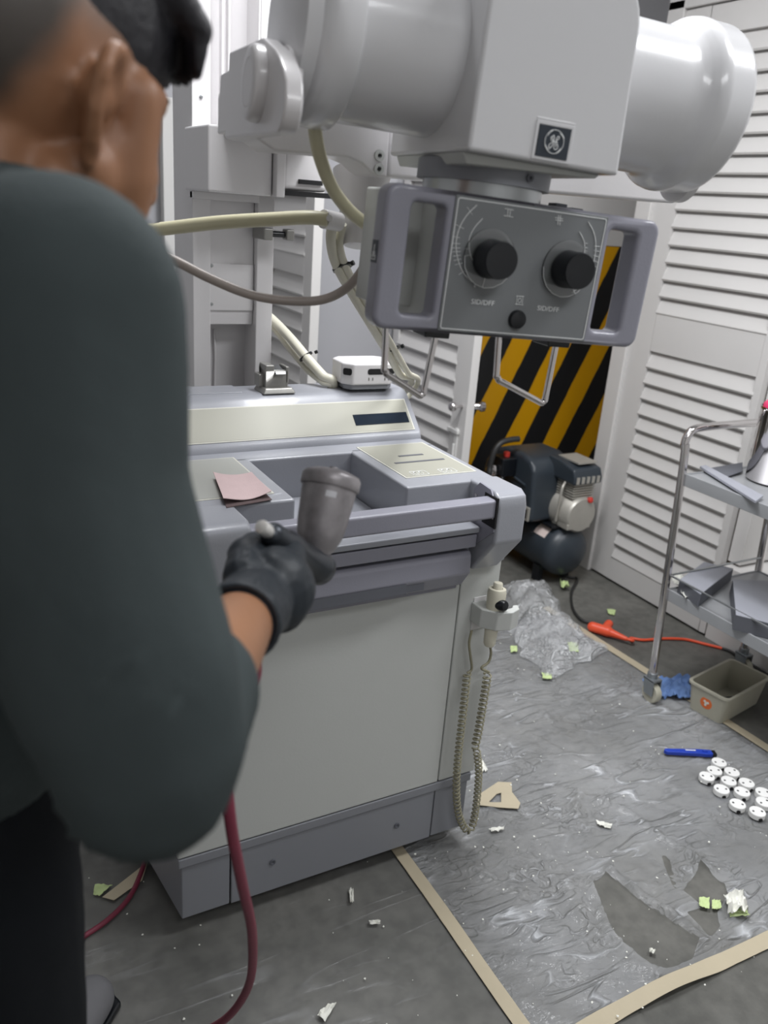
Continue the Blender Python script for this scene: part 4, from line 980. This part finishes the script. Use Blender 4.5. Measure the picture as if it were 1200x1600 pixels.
# masking tape lines
def strip(name, label, pts, w, z=.004, lift=None, cat='tape'):
    P = [Vector((*p, 0)) for p in pts]; Q = smooth_path(P, 10); vs = []; L = len(Q)
    for i, p in enumerate(Q):
        t = (Q[min(i+1, L-1)]-Q[max(0, i-1)]).normalized(); n = Vector((-t.y, t.x, 0))
        h = z+(lift(i/(L-1)) if lift else 0)+.0008*noise.noise(p*30)
        wj = w/2*(1+.06*noise.noise(p*18))
        a = p+n*wj; b_ = p-n*wj
        vs += [(a.x, a.y, h), (b_.x, b_.y, h+(.5*(lift(i/(L-1)) if lift else 0))), (b_.x, b_.y, h-.0008+(.5*(lift(i/(L-1)) if lift else 0))), (a.x, a.y, h-.0008)]
    fs = [(4*i+k, 4*i+(k+1) % 4, 4*i+4+(k+1) % 4, 4*i+4+k) for i in range(L-1) for k in range(4)]+[(0, 1, 2, 3), (4*L-1, 4*L-2, 4*L-3, 4*L-4)]
    c = sum(Q, Vector())/L
    return tag(MB().add(vs, fs).build(name, M_tape, None, loc=(c.x, c.y, 0)), label, cat)
strip('masking_tape', 'long masking tape strip running from under the machine to the bottom edge', [(.902, 1.5), (.902, 1.2), (.897, .95), (.895, .6)], .032, .006)
strip('masking_tape', 'masking tape strip along the near edge of the torn sheet, partly lifted', [(.93, .80), (1.10, .805), (1.3, .80), (1.5, .795), (1.75, .79)], .036, .006, lambda t: .010*math.exp(-((t-.42)/.12)**2))
strip('masking_tape', 'masking tape strip at the far right edge of the sheet, passing the trolley castor', [(2.12, 2.32), (2.135, 2.0), (2.15, 1.7), (2.165, 1.42), (2.18, 1.0)], .034, .006)
# tape scrap, shaped like an open triangle
def poly_scrap(name, label, cat, outer, m, z=.006, th=.001, hole=None, group=None):
    V = [Vector(onz(*p, z)) for p in outer]; c = sum(V, Vector())/len(V)
    bm = bmesh.new(); mb = MB()
    if hole:
        Hn = [Vector(onz(*p, z)) for p in hole]
        mb.frame([(v.x, v.y) for v in V], [(v.x, v.y) for v in Hn], 'z', z, z+th)
    else: mb.prism([(v.x, v.y) for v in V], 'z', z, z+th)
    bm.free()
    return tag(mb.build(name, m, None, loc=(c.x, c.y, z), smooth=False), label, cat, group)
poly_scrap('tape_scrap', 'torn beige masking tape scrap with a gap, on the sheet beside the coiled cord', 'tape scrap', ((748, 1242), (778, 1222), (799, 1223), (800, 1238), (813, 1255), (810, 1264), (780, 1262), (746, 1258)), M_tape, .010, .0012, hole=((764, 1253), (776, 1241), (783, 1239), (783, 1244), (783, 1249), (783, 1254), (776, 1254), (766, 1254)))
poly_scrap('tape_scrap', 'narrow beige tape scrap beside the maroon hose on the floor left of the machine', 'tape scrap', ((160, 1402), (196, 1374), (224, 1352), (231, 1347), (222, 1376), (178, 1407)), M_tape, .008)
# crumpled film heap
def heap(name, label, pts, zs, m, seedv, n=30, amp=.03):
    V = [Vector(onz(*p, 0)) for p in pts]; c = sum(V, Vector())/4; o = Vector((seedv, seedv*2, 0))
    def fn(u, v):
        p = bil(V, u, v); r = max(abs(u-.5), abs(v-.5))*2
        env = max(0, 1-r**2.2)
        k = 1-abs(noise.noise(Vector((u*3.2, v*3.2, 0))+o)); k2 = 1-abs(noise.noise(Vector((u*8, v*8, 3))+o))
        p = p+Vector((noise.noise(Vector((u*5, v*5, 9))+o), noise.noise(Vector((u*5, v*5, 19))+o), 0))*.035
        p.z = .008+zs*env*(.35+.65*k)+amp*env*k2; return p
    q = sheet(name, fn, n, n, m, .0009, None, (c.x, c.y, 0)); return tag(q, label, 'crumpled film')
heap('crumpled_film', 'crumpled clear plastic film bunched up on the floor beside the hand switch, far lump', ((782, 920), (852, 916), (890, 978), (782, 988)), .07, M_crum, 2.3)
heap('crumpled_film', 'crumpled milky plastic film heaped left of the orange plug, near lump', ((785, 985), (880, 962), (945, 1020), (858, 1068)), .05, M_crum, 5.9)
# green and white paper scraps
gs = [((886, 1004), (903, 1006), (904, 1020), (890, 1018), 'pale green paper scrap in the crumpled film nearest the orange plug'),
      ((797, 1011), (808, 1010), (808, 1019), (798, 1020), 'pale green paper scrap in the film close to the coiled cord'),
      ((846, 1052), (862, 1054), (862, 1062), (848, 1061), 'pale green paper scrap at the near edge of the film heap'),
      ((948, 952), (962, 954), (960, 962), (950, 960), 'faint green paper scrap on the bare floor above the orange plug'),
      ((1092, 1404), (1108, 1404), (1108, 1421), (1092, 1418), 'bright green paper scrap beside the white crumpled paper'),
      ((1112, 1408), (1125, 1408), (1127, 1421), (1112, 1422), 'dull green paper scrap touching the white crumpled paper'),
      ((148, 1383), (176, 1384), (158, 1400), (146, 1400), 'green and white paper scrap on the floor beside the black trousers')]
zsc = [.034, .012, .010, .003, .008, .008, .006]
for i, g in enumerate(gs): crumple('green_scrap', g[4], 'paper scrap', g[:4], zsc[i], .007, M_green, 11+i, n=8)
crumple('white_paper_scrap', 'crumpled white paper scrap with a green underside on the torn sheet', 'paper scrap', ((1130, 1402), (1158, 1398), (1168, 1428), (1136, 1432)), .016, .03, M_paper, 31, n=10)
crumple('green_paper_fold', 'pale green folded paper under the crumpled white scrap', 'paper scrap', ((1138, 1424), (1164, 1420), (1171, 1432), (1140, 1434)), .010, .008, M_green, 33, n=8)
crumple('white_litter_scrap', 'small white litter scrap in the green valve area behind the film heap by the compressor', 'paper scrap', ((874, 912), (884, 912), (890, 922), (876, 922)), .012, .03, M_green, 35, n=8)
ws = [((495, 1588), (512, 1572), (526, 1568), (508, 1598), 'curled white scrap on the dark floor at the bottom edge'),
      ((545, 1390), (552, 1391), (553, 1412), (547, 1412), 'small upright white scrap on the dark floor below the grey base'),
      ((576, 1440), (594, 1440), (594, 1446), (578, 1446), 'thin white sliver on the dark floor left of the tape line'),
      ((765, 1296), (788, 1294), (786, 1298), (768, 1302), 'curled white scrap on the sheet below the tape scrap'),
      ((750, 1183), (762, 1206), (752, 1208), (748, 1200), 'white triangular scrap beside the lower corner of the machine'),
      ((1014, 1484), (1024, 1486), (1022, 1492), (1014, 1490), 'tiny white scrap inside the large tear of the sheet'),
      ((930, 1284), (956, 1290), (954, 1296), (936, 1292), 'dull white scrap on the sheet above the tear')]
for i, g in enumerate(ws): crumple('white_scrap', g[4], 'paper scrap', g[:4], .007, .010, M_paper, 51+i, n=8)
# specks of dried paint : nobody could count them
rs = random.Random(3); mb = MB()
for i in range(330):
    x = rs.uniform(.0, 2.1); y = rs.uniform(.75, 2.2)
    if i % 3 == 0: x = rs.gauss(1.2, .25); y = rs.gauss(1.3, .25)
    s = rs.choice((.0009, .0012, .0016, .0022, .003)); a = rs.uniform(0, PI); z = .012 if x > .9 else .005
    pts = [(x+s*rs.uniform(.5, 1.3)*math.cos(a+k*1.57), y+s*rs.uniform(.5, 1.3)*math.sin(a+k*1.57)) for k in range(4)]
    mb.prism(pts, 'z', z, z+.0012)
sp = mb.build('paint_flakes', M_paper, None, loc=(1, 1.4, 0), smooth=False); tag(sp, 'tiny white flakes of dried paint scattered over the floor and sheets', 'paint flakes'); sp['kind'] = 'stuff'
# blue cutter
CU = thing('snap_off_cutter', 'blue snap-off cutter lying on the sheet beside the white caps', 'cutter', (1.92, 1.376, .008))
a = Vector(onz(1037, 1175, .014)); b = Vector(onz(1112, 1178, .014)); d = (b-a); L_ = d.length; an = math.atan2(d.y, d.x)
CX = Matrix.Translation((a.x, a.y, .009))@Matrix.Rotation(an, 4, 'Z')
CB = MB(CX).prism([(0, .001), (.008, -.008), (L_*.75, -.010), (L_*.85, -.0125), (L_, -.011), (L_, .010), (L_*.8, .0125), (.006, .009)], 'z', 0, .013).build('body', M_blue, CU, bevel=.003)
MB(CX).box(L_*.45, L_*.66, .001, .005, .0128, .0138).build('white_print', M_print, CB)
MB(CX).box(L_-.002, L_+.012, -.0115, .0105, .0005, .0125).build('end_cap', M_black, CU, bevel=.003)
MB(CX).box(L_*.8, L_*.9, -.003, .004, .0125, .017).build('slider', M_blue, CU, bevel=.002)
# round white caps
caps = [((1124, 1190), 'white round cap touching the end of the blue cutter'), ((1117, 1203), 'white round cap second from the cutter in the left row'), ((1105, 1212), 'leftmost white round cap of the cluster'),
        ((1144, 1205), 'white round cap right of the one touching the cutter'), ((1139, 1219), 'white round cap at the centre of the upper cluster'), ((1128, 1232), 'white round cap just below the leftmost one'),
        ((1167, 1222), 'white round cap on the upper right side of the cluster'), ((1160, 1236), 'white round cap at the middle of the lower cluster'), ((1153, 1255), 'white round cap with a notch facing left at the lower side'),
        ((1193, 1237), 'white round cap cut by the right photo edge, upper one'), ((1194, 1252), 'white round cap cut by the right photo edge, lower one'), ((1184, 1267), 'white round cap nearest the viewer')]
for i, (p, lb_) in enumerate(caps):
    c = onz(p[0], p[1], .026); o = thing('round_cap', lb_, 'cap', (c[0], c[1], .010), 'round white caps on the sheet')
    if i == 0:
        bmv = MB(); n = 40; r = .0215
        prof = [(.021, 0), (r, .001), (r, .0138), (.0207, .015), (.004, .0151)]
        bmv.lathe(prof, (c[0], c[1], .010), (0, 0, 1), n)
        shell = bmv.build('shell', M_cap, o, ang=25)
        kids = [shell]
        for s in (-1, 1):
            kids.append(MB().lathe([(.0032, 0), (.0032, .0006)], (c[0]+s*.0115, c[1]-s*.004, .0248), (0, 0, 1), 12).build('screw_hole', M_gap, o))
        kids.append(MB().lathe([(.0055, -.001), (.0055, .0012)], (c[0]-.006, c[1]-.0205, .0135), (-.28, -1, 0), 16).build('wire_notch', M_gap, o))
        proto = o
    else:
        for ch in kids:
            q = ch.copy(); COL.objects.link(q); q.parent = o
        o.rotation_euler.z = rs.uniform(-.5, .5)

# ================================================================== the person
PE = thing('person', 'person seen from behind in loose dark grey top, spraying with a black gloved hand', 'person', (-.02, .72, 0))
def V(*a): return Vector(at(*a))
rsh, rmid, relb, rwr = V(88, 474, .46), V(106, 760, .47), V(230, 1162, .49), V(384, 962, .722)
hp_ = math.radians(14)
hf = Vector((.919*math.cos(hp_), .394*math.cos(hp_), -math.sin(hp_))).normalized(); hr = Vector((.394, -.919, 0)).normalized(); hu = hr.cross(hf).normalized()
HM = Matrix(((hr.x, hf.x, hu.x), (hr.y, hf.y, hu.y), (hr.z, hf.z, hu.z)))
hc = V(158, 155, .52)-HM@Vector((.092, .0, -.002))
def Hd(r, f, u): return hc+HM@Vector((r, f, u))
nb = Vector((.035, .655, 1.47)); sr = Vector((.29, -.957, 0)); sf = Vector((.957, .29, 0))
lsh = nb*2-rsh; lsh.z = rsh.z; lsh = nb+(lsh-nb)*.95; lsh.z = 1.44
lelb = Vector((-.06, .86, 1.15)); lwr = Vector((.03, .90, .93)); lhd = Vector((.06, .91, .84))
pel = Vector((-.05, .72, .93)); rhip = pel+sr*.095; lhip = pel-sr*.095
rkn, ran, rto = Vector((.0, .66, .50)), Vector((-.06, .64, .09)), Vector((.09, .67, .035))
lkn, lan, lto = Vector((.02, .98, .50)), Vector((.03, 1.09, .09)), Vector((.15, 1.235, .042))
b = MB()
b.ell(Hd(0, -.012, .03), (.077, .097, .088), HM, 32, 20).ell(Hd(0, .035, -.03), (.067, .068, .09), HM, 28, 18)
for s in (-1, 1):
    b.cap(Hd(s*.052, .0, -.055), Hd(s*.012, .068, -.1), .022, .02).cap(Hd(s*.05, .045, -.02), Hd(s*.034, .07, -.028), .025, .021).cap(Hd(s*.055, .02, -.04), Hd(s*.03, .06, -.07), .022, .022)
    b.cap(Hd(s*.05, .064, .022), Hd(s*.012, .083, .02), .014, .013)                         # brow
    ear = [(.072, .016, -.003), (.082, .016, .014), (.094, .008, .028), (.104, -.005, .028), (.109, -.012, .012), (.104, -.010, -.010), (.094, -.002, -.028), (.083, .006, -.036)]
    b.cap(Hd(s*.062, .047, .018), Hd(s*.058, .052, -.035), .017, .019).cap(Hd(s*.058, .052, -.035), Hd(s*.042, .055, -.075), .019, .022)
    b.add([Hd(s*x, y, z) for x, y, z in ((.070, .012, .01), (.094, .006, .028), (.106, -.008, .02), (.107, -.010, .0), (.094, -.002, -.026), (.074, .010, -.025), (.068, .004, .01), (.092, -.002, .027), (.104, -.015, .02), (.105, -.017, .0), (.092, -.009, -.026), (.072, .002, -.025))], [(0, 1, 2, 3, 4, 5), (11, 10, 9, 8, 7, 6)]+[(i, 6+i, 6+(i+1) % 6, (i+1) % 6) for i in range(6)])
    for p, q in zip(ear, ear[1:]): b.cap(Hd(s*p[0], p[1], p[2]), Hd(s*q[0], q[1], q[2]), .0058, .0058, 10)
    b.cap(Hd(s*.076, .006, .0), Hd(s*.092, -.006, .0), .013, .009, 12).cap(Hd(s*.084, .003, -.032), Hd(s*.086, .002, -.040), .0075, .006, 10)
b.cap(Hd(0, .092, .01), Hd(0, .108, -.032), .009, .012).cap(Hd(-.016, .097, -.038), Hd(.016, .097, -.038), .009, .009)
b.cap(Hd(-.022, .088, -.066), Hd(.022, .088, -.066), .008, .008).cap(Hd(-.018, .086, -.077), Hd(.018, .086, -.077), .008, .008).cap(Hd(-.01, .082, -.108), Hd(.01, .082, -.108), .018, .018)
b.cap(Hd(0, -.03, -.05), nb+Vector((.0, .0, .0)), .058, .062).cap(Hd(0, -.055, -.03), nb-sf*.02, .045, .06)
for s in (rsh, lsh): b.cap(nb+Vector((0, 0, -.02)), s, .055, .05)
b.ell((nb+pel)/2+Vector((0, 0, .15)), (.10, .15, .2), Matrix.Rotation(math.atan2(sf.y, sf.x), 3, 'Z')).cap(nb-Vector((0, 0, .15)), pel, .105, .115)
b.cap(rsh, rmid, .048, .044).cap(rmid, relb, .044, .036).cap(relb, relb.lerp(rwr, .4), .038, .042).cap(relb.lerp(rwr, .4), rwr, .040, .027)
b.cap(lsh, lelb, .048, .038).cap(lelb, lwr, .038, .027).cap(lwr, lhd, .03, .028)
for h, k, a, t in ((rhip, rkn, ran, rto), (lhip, lkn, lan, lto)): b.cap(h, k, .08, .055).cap(k, k.lerp(a, .3), .055, .054).cap(k.lerp(a, .3), a, .054, .036).cap(a, t, .036, .03)
b.cap(rwr, V(400, 930, .755), .026, .022)
body = blob('body', b, .0045, M_skin, PE, smooth=5)
# closely cropped hair on the back and sides of the scalp: a colour of the scalp itself
att = body.data.color_attributes.new('scalp', 'FLOAT_COLOR', 'POINT')
HI = HM.inverted()
def sstep(a, b_, x): t = max(0, min(1, (x-a)/(b_-a))); return t*t*(3-2*t)
line_ = [(-.2, -.085), (-.09, -.08), (-.05, -.055), (-.03, -.01), (-.01, .034), (.03, .03), (.05, .045), (.07, .075), (.2, .09)]
for i, v in enumerate(body.data.vertices):
    q = HI@(v.co+PE.location-hc); k = 0
    if q.length < .2 and q.z > -.13:
        for (a0, h0), (a1, h1) in zip(line_, line_[1:]):
            if a0 <= q.y <= a1: k = h0+(h1-h0)*(q.y-a0)/(a1-a0)
        k = sstep(k-.012, k+.05, q.z+.008*noise.noise(v.co*60))
        if abs(q.x) > .083 and q.y > -.03: k = 0
    att.data[i].color = (k, k, k, 1)
nt = M_skin.node_tree; bs = nt.nodes['Principled BSDF']; lk = bs.inputs['Base Color'].links[0].from_socket
at_ = nt.nodes.new('ShaderNodeAttribute'); at_.attribute_name = 'scalp'
mx = nt.nodes.new('ShaderNodeMix'); mx.data_type = 'RGBA'; mx.inputs[7].default_value = (*lin('#3c352f'), 1)
nt.links.new(at_.outputs['Fac'], mx.inputs[0]); nt.links.new(lk, mx.inputs[6]); nt.links.new(mx.outputs[2], bs.inputs['Base Color'])
# longer hair on top with a fringe over the forehead
h = MB(); rr_ = random.Random(5)
h.ell(Hd(0, .005, .06), (.074, .098, .075), HM, 28, 16)
for i in range(40):
    t = -1+2*i/39; s = rr_.uniform(.8, 1.15)
    h.cap(Hd(t*.058, .06, .115-.02*t*t), Hd(t*.066, .100-.018*t*t, .078), .016, .011, 8)
    h.cap(Hd(t*.066, .100-.018*t*t, .078), Hd(t*.068, .107-.02*t*t, .086-.032*s), .010, .004, 8)
hair = blob('hair', h, .0035, M_hair, PE, smooth=3, disp=lambda p, n: p+n*.003*noise.noise(Vector(((HI@(p-hc)).x*160, (HI@(p-hc)).y*25, (HI@(p-hc)).z*25))))
for s in (-1, 1):
    MB().ell(Hd(s*.031, .077, .003), (.012, .0115, .010), HM, 16, 10).build('eye', M_paper, PE)
    MB().ell(Hd(s*.031, .0862, .003), (.0055, .004, .0055), HM, 14, 8).build('iris', M_hair, PE)
    MB().tube([Hd(s*.015, .0965, .026), Hd(s*.033, .089, .031), Hd(s*.048, .078, .027)], .0032, n=8, smooth=4).build('eyebrow', M_hair, PE)
# loose top with wide sleeves
c = MB(); torso = (nb+pel)/2
c.cap(nb+Vector((0, 0, -.035))+sr*.02, rsh+Vector((0, 0, .0)), .075, .070).cap(nb+Vector((0, 0, -.035)), lsh, .075, .07)
RZt = Matrix.Rotation(math.atan2(sf.y, sf.x), 3, 'Z')
c.ell(Vector((.0, .68, 1.32)), (.135, .185, .17), RZt, 28, 18)
c.ell(Vector((-.03, .70, 1.17)), (.15, .19, .19), RZt, 28, 18)
for k in range(5): pass
c.cap(rsh, rmid, .070, .067).cap(rmid, relb.lerp(rmid, .25), .067, .066).cap(relb.lerp(rmid, .25), relb, .066, .060)
slv = relb.lerp(rwr, .27)
c.cap(relb, slv, .060, .054)
c.cap(relb+Vector((0, 0, -.012)), relb.lerp(rwr, .2)+Vector((0, 0, -.02)), .058, .05)
c.cap(lsh, lelb, .07, .065).cap(lelb, lelb.lerp(lwr, .5), .06, .05)
fd = lambda p, n: p+n*(.006*noise.noise(Vector((p.x*9, p.y*9, p.z*5)))+.004*noise.noise(Vector((p.x*16+p.z*6, p.y*16, p.z*9)))) 
shirt = blob('shirt', c, .006, M_shirt, PE, smooth=8, disp=fd)
# trousers
t_ = MB()
t_.ell(pel+Vector((0, 0, .06)), (.135, .175, .19), RZt, 28, 18)
for h_, k, a in ((rhip, rkn, ran), (lhip, lkn, lan)):
    t_.cap(h_, k, .098, .075).cap(k, k.lerp(a, .5), .075, .072).cap(k.lerp(a, .5), a+Vector((0, 0, .03)), .072, .066)
trousers = blob('trousers', t_, .008, M_pants, PE, smooth=8, disp=fd)
for a, t in ((ran, rto), (lan, lto)):
    d = (t-a); d.z = 0; d.normalize(); s = MB()
    s.cap(Vector((a.x, a.y, .06))-d*.03, Vector((t.x, t.y, .045)), .05, .043).cap(Vector((a.x, a.y, .085)), Vector((a.x, a.y, .13)), .05, .047)
    sh_ = blob('shoe', s, .005, M_shoe, PE, smooth=6, disp=lambda p, n: Vector((p.x, p.y, max(p.z, .012))))
    k = MB().prism([(a.x-d.x*.085-d.y*.038, a.y-d.y*.085+d.x*.038), (a.x-d.x*.085+d.y*.038, a.y-d.y*.085-d.x*.038), (t.x+d.x*.03+d.y*.045, t.y+d.y*.03-d.x*.045), (t.x+d.x*.055, t.y+d.y*.055), (t.x+d.x*.03-d.y*.045, t.y+d.y*.03+d.x*.045)], 'z', .003, .02).build('sole', M_black, sh_, bevel=.006)
# gloves: five separate fingers curled round the handle
g = MB()
kn = [V(454, 868, .832), V(462, 898, .834), V(460, 928, .828), V(450, 956, .82)]
pip = [V(440, 858, .885), V(448, 890, .877), V(446, 918, .870), V(438, 944, .862)]
dip = [V(418, 856, .895), V(420, 890, .888), V(418, 918, .880), V(414, 944, .870)]
tip = [V(405, 862, .872), V(400, 893, .868), V(399, 921, .862), V(398, 946, .852)]
wr = V(388, 956, .73)
for i in range(4):
    g.cap(wr.lerp(kn[i], .18), kn[i], .027, .0165, 14)
    for p, q, r0, r1 in ((kn[i], pip[i], .0145, .0122), (pip[i], dip[i], .0122, .0108), (dip[i], tip[i], .0108, .009)): g.cap(p, q, r0, r1, 12)
g.ell(wr.lerp(kn[1], .55), (.037, .037, .043), None, 18, 12)
tm = [V(386, 905, .765), V(384, 868, .795), V(396, 850, .825), V(408, 846, .85)]
for p, q, r0, r1 in zip(tm, tm[1:], (.024, .0155, .0125), (.0155, .0125, .0095)): g.cap(p, q, r0, r1, 12)
g.cap(wr.lerp(kn[0], .3), tm[1], .027, .018)
ax_ = (wr-relb).normalized()
g.cap(wr-ax_*.012, wr+ax_*.025, .0345, .034)
gl = blob('glove', g, .0024, M_glove, PE, smooth=4, disp=lambda p, n: p+n*(.0018*noise.noise(p*55)+.0016*(1-abs(noise.noise(p*34)))-.001))
MB().tube([wr-ax_*.028+(ax_.orthogonal().normalized()*math.cos(a)+ax_.cross(ax_.orthogonal().normalized())*math.sin(a))*.0325 for a in [2*PI*i/28 for i in range(28)]], .0032, n=8, closed=True).build('glove_cuff', M_glove, gl)
g2 = MB()
for i in range(4):
    o_ = sr*(.03-.02*i)*.9; kk = lhd+sf*.02+o_*1.0+Vector((0, 0, -.01)); g2.cap(lwr, kk, .022, .013).cap(kk, kk+Vector((.012, .0, -.032)), .0115, .0105).cap(kk+Vector((.012, 0, -.032)), kk+Vector((.028, 0, -.052)), .0105, .008)
g2.cap(lwr, lhd+sr*.03+sf*.02, .02, .014).cap(lhd+sr*.03+sf*.02, lhd+sr*.035+sf*.045+Vector((0, 0, -.02)), .0125, .009)
blob('glove', g2, .003, M_glove, PE, smooth=4)

# ================================================================== spray gun and hose
ga, gb = V(411, 825, .785), V(491, 882, .915)
GU = thing('spray_gun', 'dark spray gun with stained grey cup held in the gloved hand', 'spray gun', tuple(V(425, 900, .83)))
gd = (gb-ga).normalized(); Lg = (gb-ga).length
m_ = MB().lathe([(.004, .012), (.010, .016), (.0125, .022), (.013, .05), (.0155, .058), (.016, Lg*.55), (.0145, Lg*.62), (.017, Lg*.95), (.0195, Lg+.004), (.0195, Lg+.018), (.012, Lg+.028), (.004, Lg+.030)], ga, gd, 28).build('gun_body', M_gun, GU)
MB().lathe([(.003, -.006), (.0062, -.005), (.007, -.003), (.007, .010), (.006, .014)], ga, gd, 20).build('fluid_knob', mat('knob_pale', '#dedcd8', .3, .3, var=.03), GU)
hb, ht = V(404, 992, .795), V(430, 846, .822)
MB().tube([ht, ht.lerp(hb, .3), ht.lerp(hb, .7), hb], [.0125, .0115, .0115, .0125], n=16, smooth=4).build('handle', M_gun, GU)
MB().cyl(hb, hb+(hb-ht).normalized()*.02, .009, n=16).build('hose_fitting', M_steel, GU)
MB().tube([V(455, 862, .86), V(455, 885, .885), V(440, 925, .885), V(430, 950, .875)], [.004, .0045, .0045, .003], n=10, smooth=5).build('trigger', M_steel, GU)
cb_, ct_ = V(489, 884, .918), V(517, 752, .93); cd_ = (ct_-cb_).normalized(); Lc = (ct_-cb_).length
cup = MB().lathe([(.008, -.004), (.0095, .004), (.012, .010), (.0205, .022), (.0255, .034), (.028, .05), (.0305, Lc*.85), (.031, Lc-.004)], cb_, cd_, 40).build('cup', M_cup, GU)
MB().lathe([(.0325, Lc-.008), (.0335, Lc-.006), (.0335, Lc+.004), (.031, Lc+.008), (.02, Lc+.012), (.006, Lc+.0125), (.005, Lc+.016), (.002, Lc+.016)], cb_, cd_, 40).build('cup_lid', M_cup, cup)
pl_ = cb_+cd_*Lc*.86; e_ = (V(520, 765, .9)-V(517, 765, .93)); e_ = (e_-cd_*e_.dot(cd_)).normalized()
lv = []; 
pa = V(507, 777, .93)
sd = (V(540, 770, .93)-V(500, 770, .93)); sd = (sd-cd_*sd.dot(cd_)).normalized(); nd = cd_.cross(sd)
if nd.dot(Vector(O)-pl_) < 0: nd = -nd
for i in range(5):
    a = (-.1+.1*i)
    for hh in (Lc*.78, Lc*.85): lv.append(cb_+cd_*hh+(nd*math.cos(a+.1)+sd*math.sin(a+.1))*(.0302+.0004*(hh > Lc*.8)))
MB().add(lv, [(2*i, 2*i+1, 2*i+3, 2*i+2) for i in range(4)]).build('cup_label', mat('label_worn', '#b9b9bd', .5, var=.4, scale=40), cup)
HO = [hb+(hb-ht).normalized()*.018, V(398, 1060, .80), V(372, 1130, .78), V(355, 1200, .76), V(361, 1290, .78), V(378, 1380, .86), V(394, 1460, .98), V(390, 1535, 1.12), V(360, 1585, 1.22), V(318, 1612, 1.30), V(250, 1640, 1.40)]
fl = [Vector(onz(*p, .009)) for p in ((90, 1640), (40, 1560), (110, 1480), (165, 1440), (200, 1405), (220, 1365), (229, 1330), (232, 1290))]
ho = MB().tube(HO+fl, .0058, n=12, smooth=8).build('air_hose', M_hose, None, loc=(.3, 1.0, 0), ang=80)
tag(ho, 'maroon braided air hose hanging from the spray gun and trailing over the floor', 'hose')
